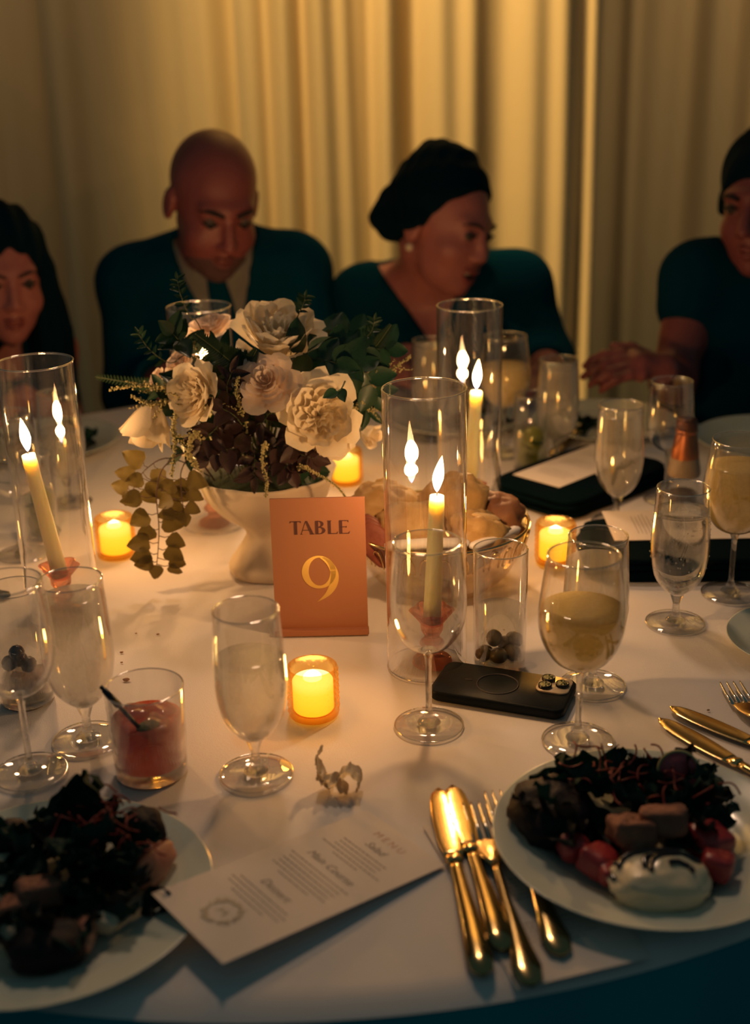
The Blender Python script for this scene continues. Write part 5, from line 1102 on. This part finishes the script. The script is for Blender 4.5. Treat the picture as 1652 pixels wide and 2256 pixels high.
def hand(wr, d, up, curl_=.5, s=1.0):
    """palm and five separate fingers leaving wr along d; up is the back of the hand"""
    d = Vector(d).normalized(); up = Vector(up); up = (up - d * up.dot(d)).normalized(); sd = d.cross(up); pr_ = []
    wr = Vector(wr); pc_ = wr + d * .048 * s; pr_.append(('c', v3(wr), v3(wr + d * .05 * s), .021 * s, .026 * s)); pr_.append(('c', v3(wr + d * .055 * s + sd * .020 * s), v3(wr + d * .055 * s - sd * .022 * s), .017 * s, .015 * s))
    for k, (off, ln) in enumerate(((.028, .072), (.010, .082), (-.009, .076), (-.027, .060))):
        b = wr + d * .075 * s + sd * off * s; c_ = curl_ * (1 + .12 * k); d1 = (d - up * c_ * .5 + sd * off * 3).normalized(); d2 = (d - up * c_ * 1.4 + sd * off * 2).normalized(); d3 = (d - up * c_ * 2.6).normalized()
        j1 = b + d1 * ln * .45 * s; j2 = j1 + d2 * ln * .32 * s; j3 = j2 + d3 * ln * .25 * s; pr_ += [('c', v3(b), v3(j1), .0098 * s, .0088 * s), ('c', v3(j1), v3(j2), .0088 * s, .0078 * s), ('c', v3(j2), v3(j3), .0078 * s, .0064 * s)]
    b = wr + d * .022 * s + sd * .026 * s; j1 = b + (d * .55 + sd * .8 - up * .25).normalized() * .038 * s; j2 = j1 + (d * .85 + sd * .3 - up * .3).normalized() * .032 * s
    pr_ += [('c', v3(b), v3(j1), .0125 * s, .0105 * s), ('c', v3(j1), v3(j2), .0105 * s, .008 * s)]
    return pr_
def legs(hip, knee_y, foot_y, dx=.10):
    o = []
    for sg in (-1, 1):
        h_ = Vector((hip[0] + sg * .09, hip[1], .475)); k_ = Vector((hip[0] + sg * dx, knee_y, .465)); a_ = Vector((hip[0] + sg * dx, foot_y, .09)); o += [('c', v3(h_), v3(k_), .078, .058), ('c', v3(k_), v3(a_), .056, .038), ('c', v3(a_ + Vector((0, .03, -.04))), v3(a_ + Vector((0, -.15, -.055))), .04, .034)]
    return o
def lower(root, hip, knee_y, foot_y, mat_, name):
    pr_ = legs(hip, knee_y, foot_y) + [('e', (hip[0], hip[1] + .01, .53), (.185, .14, .12))]
    return body_of(root, lambda P_: union(P_, pr_, .04), (hip[0] - .28, knee_y - .28, -.002), (hip[0] + .28, hip[1] + .22, .68), .016, mat_, name)

# --- the bald guest in the dark suit
root = thing('person', 'bald person in a dark suit and tie looking down towards the right', 'person', (A(480, 700, 2.72).x, 2.78, 0))
hd = Head(A(470, 448, 2.52), (24, 4, 24), 1.06, wide=1.05)
nb = A(478, 560, 2.66); cc = A(478, 700, 2.72); shl, shr = A(292, 622, 2.72), A(650, 596, 2.70)
elL, wrL = A(292, 870, 2.68), A(380, 905, 2.50); elR, wrR = A(700, 830, 2.62), A(640, 900, 2.46); lift(wrL, wrR)
tors = [('e', v3(cc), (.165, .115, .17)), ('e', (cc.x, cc.y + .03, .70), (.170, .130, .18)), ('e', (cc.x, cc.y + .06, .53), (.175, .14, .13)), ('c', v3(shl), v3(shr), .058, .058), ('c', v3(nb), v3(shl.lerp(nb, .25)), .06, .055), ('c', v3(nb), v3(shr.lerp(nb, .25)), .06, .055)]
arms = arm(shl, elL, wrL) + arm(shr, elR, wrR); neck = [('c', v3(hd.out((0, .03, -.05))), v3(nb - Vector((0, 0, .02))), .058, .064)]
hands = hand(wrL, (.6, -.7, -.04), (0, .1, 1), .15) + hand(wrR, (-.6, -.7, -.04), (0, .1, 1), .15)
full = tors + arms + neck
body_of(root, lambda P_: smin(union(P_, full, .035), np.minimum(hd.skin(P_), union(P_, hands, .008)), .02), (cc.x - .36, 2.28, .40), (cc.x + .36, 2.92, 1.30), .0065, SKINB)
hd.face_parts(root, IRIS, BROW, pmat('lip_dull', (.20, .055, .05), .5, c2=(.17, .045, .042)), (0, -.5), 1.6)
beard = lambda P_: smax(smax(hd.skin(P_) - .0030, ell(hd.loc(P_), (0, -.058, -.090), (.060, .058, .040)) * hd.s, .004), -ell(hd.loc(P_), (0, -.100, -.062), (.022, .02, .007)) * hd.s, .003)
body_of(root, beard, v3(hd.out((0, -.03, -.08)) - Vector((.11, .11, .10))), v3(hd.out((0, -.03, -.08)) + Vector((.11, .11, .10))), .004, pmat('stubble', (.085, .040, .042), .8, c2=(.11, .046, .045), scale=160), 'stubble')
open_x = lambda P_: P_[..., 0] - (nb.x + (P_[..., 2] - nb.z) * -.10)
def shirt(P_): return smax(union(P_, tors + neck[:0] + [('c', v3(nb + Vector((0, -.01, .035))), v3(nb - Vector((0, 0, .02))), .062, .070)], .035) - .006, (nb.y - .0) * 0 + P_[..., 2] - (nb.z + .030 + .25 * (P_[..., 1] - nb.y)), .006)
body_of(root, shirt, (cc.x - .26, 2.50, .55), (cc.x + .26, 2.92, 1.12), .0075, SHIRT, 'shirt')
def jacket(P_):
    d = union(P_, tors + arms[:1] + [('c', arms[1][1], arms[1][2], .043, .036)] + arms[2:3] + [('c', arms[3][1], arms[3][2], .043, .036)], .035) - .017
    wid = .012 + np.clip((P_[..., 2] - .80) * .30, 0, .2)
    v_ = np.maximum(np.maximum(np.abs(open_x(P_)) - wid, P_[..., 1] - (nb.y + .01)), .80 - P_[..., 2])
    d = smax(d, -v_, .006); d = smax(d, -cap(P_, v3(nb - Vector((0, 0, .04))), v3(nb + Vector((0, .0, .15))), .064, .072), .008)
    for sg in (wrL, wrR): d = np.maximum(d, .07 - np.linalg.norm(P_ - np.array(v3(sg)), axis=-1))
    return d
body_of(root, jacket, (cc.x - .38, 2.38, .42), (cc.x + .38, 2.94, 1.12), .0085, SUIT, 'jacket')
def tie(P_): return smax(shirt(P_) - .008, np.maximum(np.abs(open_x(P_)) - (.017 + np.clip((nb.z - .02 - P_[..., 2]) * .10, 0, .022)), P_[..., 1] - nb.y), .004)
body_of(root, lambda P_: np.maximum(tie(P_), P_[..., 2] - (nb.z + .012)), (cc.x - .12, 2.48, .70), (cc.x + .12, 2.75, 1.10), .005, SUIT, 'tie')
lower(root, (cc.x, 2.80), 2.44, 2.40, SUIT, 'trousers')

# --- the laughing guest in the dark V-neck dress
root = thing('person', 'laughing person in a black V-neck dress with pinned-up dark hair and a pearl earring', 'person', (A(970, 700, 2.70).x, 2.78, 0))
hd = Head(A(978, 497, 2.56), (16, 8, 50), 1.02, fem=True, smile=1.0, wide=1.09)
nb = A(945, 610, 2.66); cc = A(985, 740, 2.70); shl, shr = A(800, 660, 2.70), A(1140, 628, 2.68)
elL, wrL = A(800, 840, 2.66), A(880, 880, 2.48); elR, wrR = A(1205, 800, 2.64), A(1200, 850, 2.46); lift(wrL, wrR)
tors = [('e', v3(cc), (.165, .12, .16)), ('e', (cc.x, cc.y + .03, .70), (.175, .135, .17)), ('e', (cc.x, cc.y + .06, .53), (.19, .15, .13)), ('c', v3(shl), v3(shr), .055, .055), ('c', v3(nb), v3(shl.lerp(nb, .3)), .052, .050), ('c', v3(nb), v3(shr.lerp(nb, .3)), .052, .050), ('e', (cc.x - .075, cc.y - .085, cc.z - .03), (.075, .06, .07)), ('e', (cc.x + .075, cc.y - .085, cc.z - .03), (.075, .06, .07))]
arms = arm(shl, elL, wrL, (.056, .044, .027)) + arm(shr, elR, wrR, (.056, .044, .027)); neck = [('c', v3(hd.out((0, .035, -.05))), v3(nb), .050, .056)]
hands = hand(wrL, (.5, -.8, -.04), (0, .1, 1), .15, .92) + hand(wrR, (-.5, -.8, -.04), (0, .1, 1), .15, .92); full = tors + arms + neck
body_of(root, lambda P_: smin(union(P_, full, .035), np.minimum(hd.skin(P_), union(P_, hands, .008)), .018), (cc.x - .34, 2.28, .40), (cc.x + .34, 2.94, 1.30), .0065, SKINM)
hd.face_parts(root, IRIS, BROW, LIP, (0, 0), .8)
vx0 = A(955, 765, 2.55)
def dress(P_):
    d = union(P_, tors + arms, .035) - .012
    zz = P_[..., 2]; k_ = np.clip((zz - vx0.z) / .16, 0, 1.6); lx = vx0.x - k_ * .118; rx = vx0.x + k_ * .082
    v_ = np.maximum(np.maximum(lx - P_[..., 0], P_[..., 0] - rx), np.maximum(P_[..., 1] - (nb.y + .055), vx0.z - zz))
    d = smax(d, -v_, .006); d = smax(d, -cap(P_, v3(nb), v3(nb + Vector((.0, .02, .15))), .078, .09), .008)
    for w_ in (wrL, wrR): d = np.maximum(d, .10 - np.linalg.norm(P_ - np.array(v3(w_)), axis=-1))
    return d
body_of(root, dress, (cc.x - .36, 2.36, .42), (cc.x + .36, 2.96, 1.12), .0085, BLACK, 'dress')
def hair_up(P_):
    q = hd.loc(P_); cap_ = smin(ell(q, (0, .030, .050), (.085, .098, .092)), ell(q, (0, .060, .010), (.074, .075, .075)), .03)
    bun = smin(ell(q, (-.02, .112, -.020), (.050, .042, .048)), ell(q, (.015, .050, .118), (.048, .062, .032)), .03)
    d = smin(smin(cap_, hd.skin(P_) / hd.s - .008, .012), bun, .025)
    d = smax(d, (-.062 + (.095 - q[..., 2]) * .60) - q[..., 1], .008)            # hairline from brow to ear
    d = smax(d, -np.maximum(q[..., 2] + .016, q[..., 1] - .052), .012)          # ends above the ear lobe
    d += .0018 * np.sin(q[..., 1] * 70 + q[..., 2] * 110 + q[..., 0] * 20) + .0015 * np.sin(q[..., 1] * 190 - q[..., 2] * 60)
    return d * hd.s
c_ = hd.out((0, .03, .03)); body_of(root, hair_up, v3(c_ - Vector((.2, .2, .18))), v3(c_ + Vector((.2, .2, .18))), .005, HAIR, 'hair')
for sg in (-1, 1):
    o = obj('earring', mesh('earring', *blob(.0078, .0078, .0085, 0, 1, 0, 2, 16, 10)), pmat('pearl', (.75, .62, .46), .2, c2=(.70, .56, .40), coat=.5), root, loc=hd.out((sg * .084, .004, -.046)) - root.location)
lower(root, (cc.x, 2.80), 2.44, 2.42, BLACK, 'skirt')

# --- the long-haired guest at the left edge
root = thing('person', 'person with long straight dark hair at the left edge looking right', 'person', (A(10, 760, 2.55).x, 2.60, 0))
hd = Head(A(6, 607, 2.46), (10, 2, 26), .98, fem=True)
nb = A(-8, 735, 2.56); cc = A(10, 860, 2.58); shl, shr = A(-130, 790, 2.58), A(118, 770, 2.56)
elR, wrR = A(140, 930, 2.52), A(60, 950, 2.36); elL, wrL = A(-150, 930, 2.54), A(-60, 960, 2.36); lift(wrL, wrR)
tors = [('e', v3(cc), (.140, .10, .15)), ('e', (cc.x, cc.y + .02, .68), (.14, .11, .16)), ('e', (cc.x, cc.y + .04, .53), (.16, .13, .12)), ('c', v3(shl), v3(shr), .043, .043), ('c', v3(nb), v3(shl.lerp(nb, .3)), .042, .042), ('c', v3(nb), v3(shr.lerp(nb, .3)), .042, .042), ('e', (cc.x - .06, cc.y - .07, cc.z - .02), (.06, .05, .055)), ('e', (cc.x + .06, cc.y - .07, cc.z - .02), (.06, .05, .055))]
arms = arm(shl, elL, wrL, (.044, .036, .024)) + arm(shr, elR, wrR, (.044, .036, .024)); neck = [('c', v3(hd.out((0, .03, -.05))), v3(nb), .045, .050)]
hands = hand(wrL, (.4, -.8, -.1), (0, .1, 1), .4, .88) + hand(wrR, (-.4, -.8, -.1), (0, .1, 1), .4, .88); full = tors + arms + neck
body_of(root, lambda P_: smin(union(P_, full, .03), np.minimum(hd.skin(P_), union(P_, hands, .008)), .018), (cc.x - .30, 2.18, .40), (cc.x + .30, 2.78, 1.26), .0065, SKINM)
hd.face_parts(root, IRIS, BROW, LIP, (.4, -.2), .5)
def gdress(P_):
    d = union(P_, tors, .03) - .010; z0 = cc.z + .045
    strap = np.minimum(np.abs(P_[..., 0] - (cc.x - .085)), np.abs(P_[..., 0] - (cc.x + .085))) - .018
    return smax(d, np.minimum(P_[..., 2] - z0, strap), .006)
body_of(root, gdress, (cc.x - .26, 2.36, .42), (cc.x + .26, 2.80, 1.06), .0085, BLACK, 'dress')
ht = hd.c
def hair_long(P_):
    q = hd.loc(P_); d = smin(ell(q, (0, .022, .044), (.088, .103, .096)), ell(q, (0, .060, -.06), (.088, .06, .13)), .03)
    w_ = P_ - ht
    falls = np.minimum(cap(P_, v3(hd.out((.078, -.005, .01))), v3(hd.out((.085, -.02, -.12))), .028, .040), cap(P_, v3(hd.out((-.078, -.005, .01))), v3(hd.out((-.085, -.02, -.12))), .028, .040))
    low = np.minimum(cap(P_, v3(hd.out((.085, -.02, -.12))), v3(hd.out((.10, .0, -.40))), .042, .052), cap(P_, v3(hd.out((-.085, -.02, -.12))), v3(hd.out((-.09, .0, -.40))), .042, .052))
    d = smax(d * hd.s, -ell(q, (.004, -.105, -.025), (.066, .075, .112)) * hd.s, .010)
    d = smin(d, np.minimum(falls, low), .02)
    return d + .0035 * np.sin(P_[..., 0] * 160 + P_[..., 1] * 90)
c_ = hd.out((0, .02, -.13)); body_of(root, hair_long, v3(c_ - Vector((.24, .24, .38))), v3(c_ + Vector((.24, .24, .30))), .006, HAIR, 'hair')
lower(root, (cc.x, 2.62), 2.30, 2.28, BLACK, 'skirt')

# --- the guest at the right edge with a raised hand
root = thing('person', 'person in a black sleeveless top at the right edge with one hand raised', 'person', (A(1640, 760, 2.42).x, 2.48, 0))
hd = Head(A(1690, 448, 2.38), (6, -4, -38), 1.02)
nb = A(1668, 575, 2.44); cc = A(1650, 740, 2.46); shl, shr = A(1532, 612, 2.44), A(1800, 600, 2.50)
elL, wrL = A(1482, 838, 2.34), A(1462, 812, 2.20); elR, wrR = A(1830, 820, 2.46), A(1760, 860, 2.30); lift(wrL, wrR)
tors = [('e', v3(cc), (.160, .11, .17)), ('e', (cc.x, cc.y + .02, .70), (.16, .12, .17)), ('e', (cc.x, cc.y + .04, .53), (.17, .135, .12)), ('c', v3(shl), v3(shr), .052, .052), ('c', v3(nb), v3(shl.lerp(nb, .3)), .055, .050), ('c', v3(nb), v3(shr.lerp(nb, .3)), .055, .050)]
arms = arm(shl, elL, wrL, (.050, .040, .027)) + arm(shr, elR, wrR, (.050, .040, .027)); neck = [('c', v3(hd.out((0, .03, -.05))), v3(nb), .054, .058)]
hands = hand(wrL, (-.85, -.25, .18), (.15, -.5, .85), .75, 1.0) + hand(wrR, (-.4, -.8, -.1), (0, .1, 1), .4, .92); full = tors + arms + neck
body_of(root, lambda P_: smin(union(P_, full, .03), np.minimum(hd.skin(P_), union(P_, hands, .006)), .012), (cc.x - .42, 1.98, .40), (cc.x + .28, 2.70, 1.28), .0058, SKINB)
hd.face_parts(root, IRIS, BROW, LIP, (-.3, 0), .5)
def top(P_):
    d = union(P_, tors + [('c', v3(shl), v3(shl.lerp(elL, .28)), .052, .050), ('c', v3(shr), v3(shr.lerp(elR, .28)), .052, .050)], .03) - .012
    return smax(d, -cap(P_, v3(nb), v3(nb + Vector((0, -.02, .2))), .070, .08), .008)
body_of(root, top, (cc.x - .30, 2.24, .42), (cc.x + .30, 2.70, 1.12), .0085, BLACK, 'sleeveless_top')
def hair_short(P_):
    q = hd.loc(P_); d = smin(ell(q, (0, .028, .048), (.083, .098, .092)), hd.skin(P_) / hd.s - .006, .012); d = smin(d, ell(q, (0, .075, -.02), (.062, .045, .06)), .03)
    d = smax(d, (-.090 + (.085 - q[..., 2]) * .62) - q[..., 1], .008); d = smax(d, -np.maximum(q[..., 2] + .02, q[..., 1] - .05), .012); return (d + .002 * np.sin(q[..., 1] * 120)) * hd.s
c_ = hd.out((0, .02, .03)); body_of(root, hair_short, v3(c_ - Vector((.17, .17, .17))), v3(c_ + Vector((.17, .17, .17))), .005, HAIR, 'hair')
lower(root, (cc.x, 2.50), 2.20, 2.18, BLACK, 'skirt')
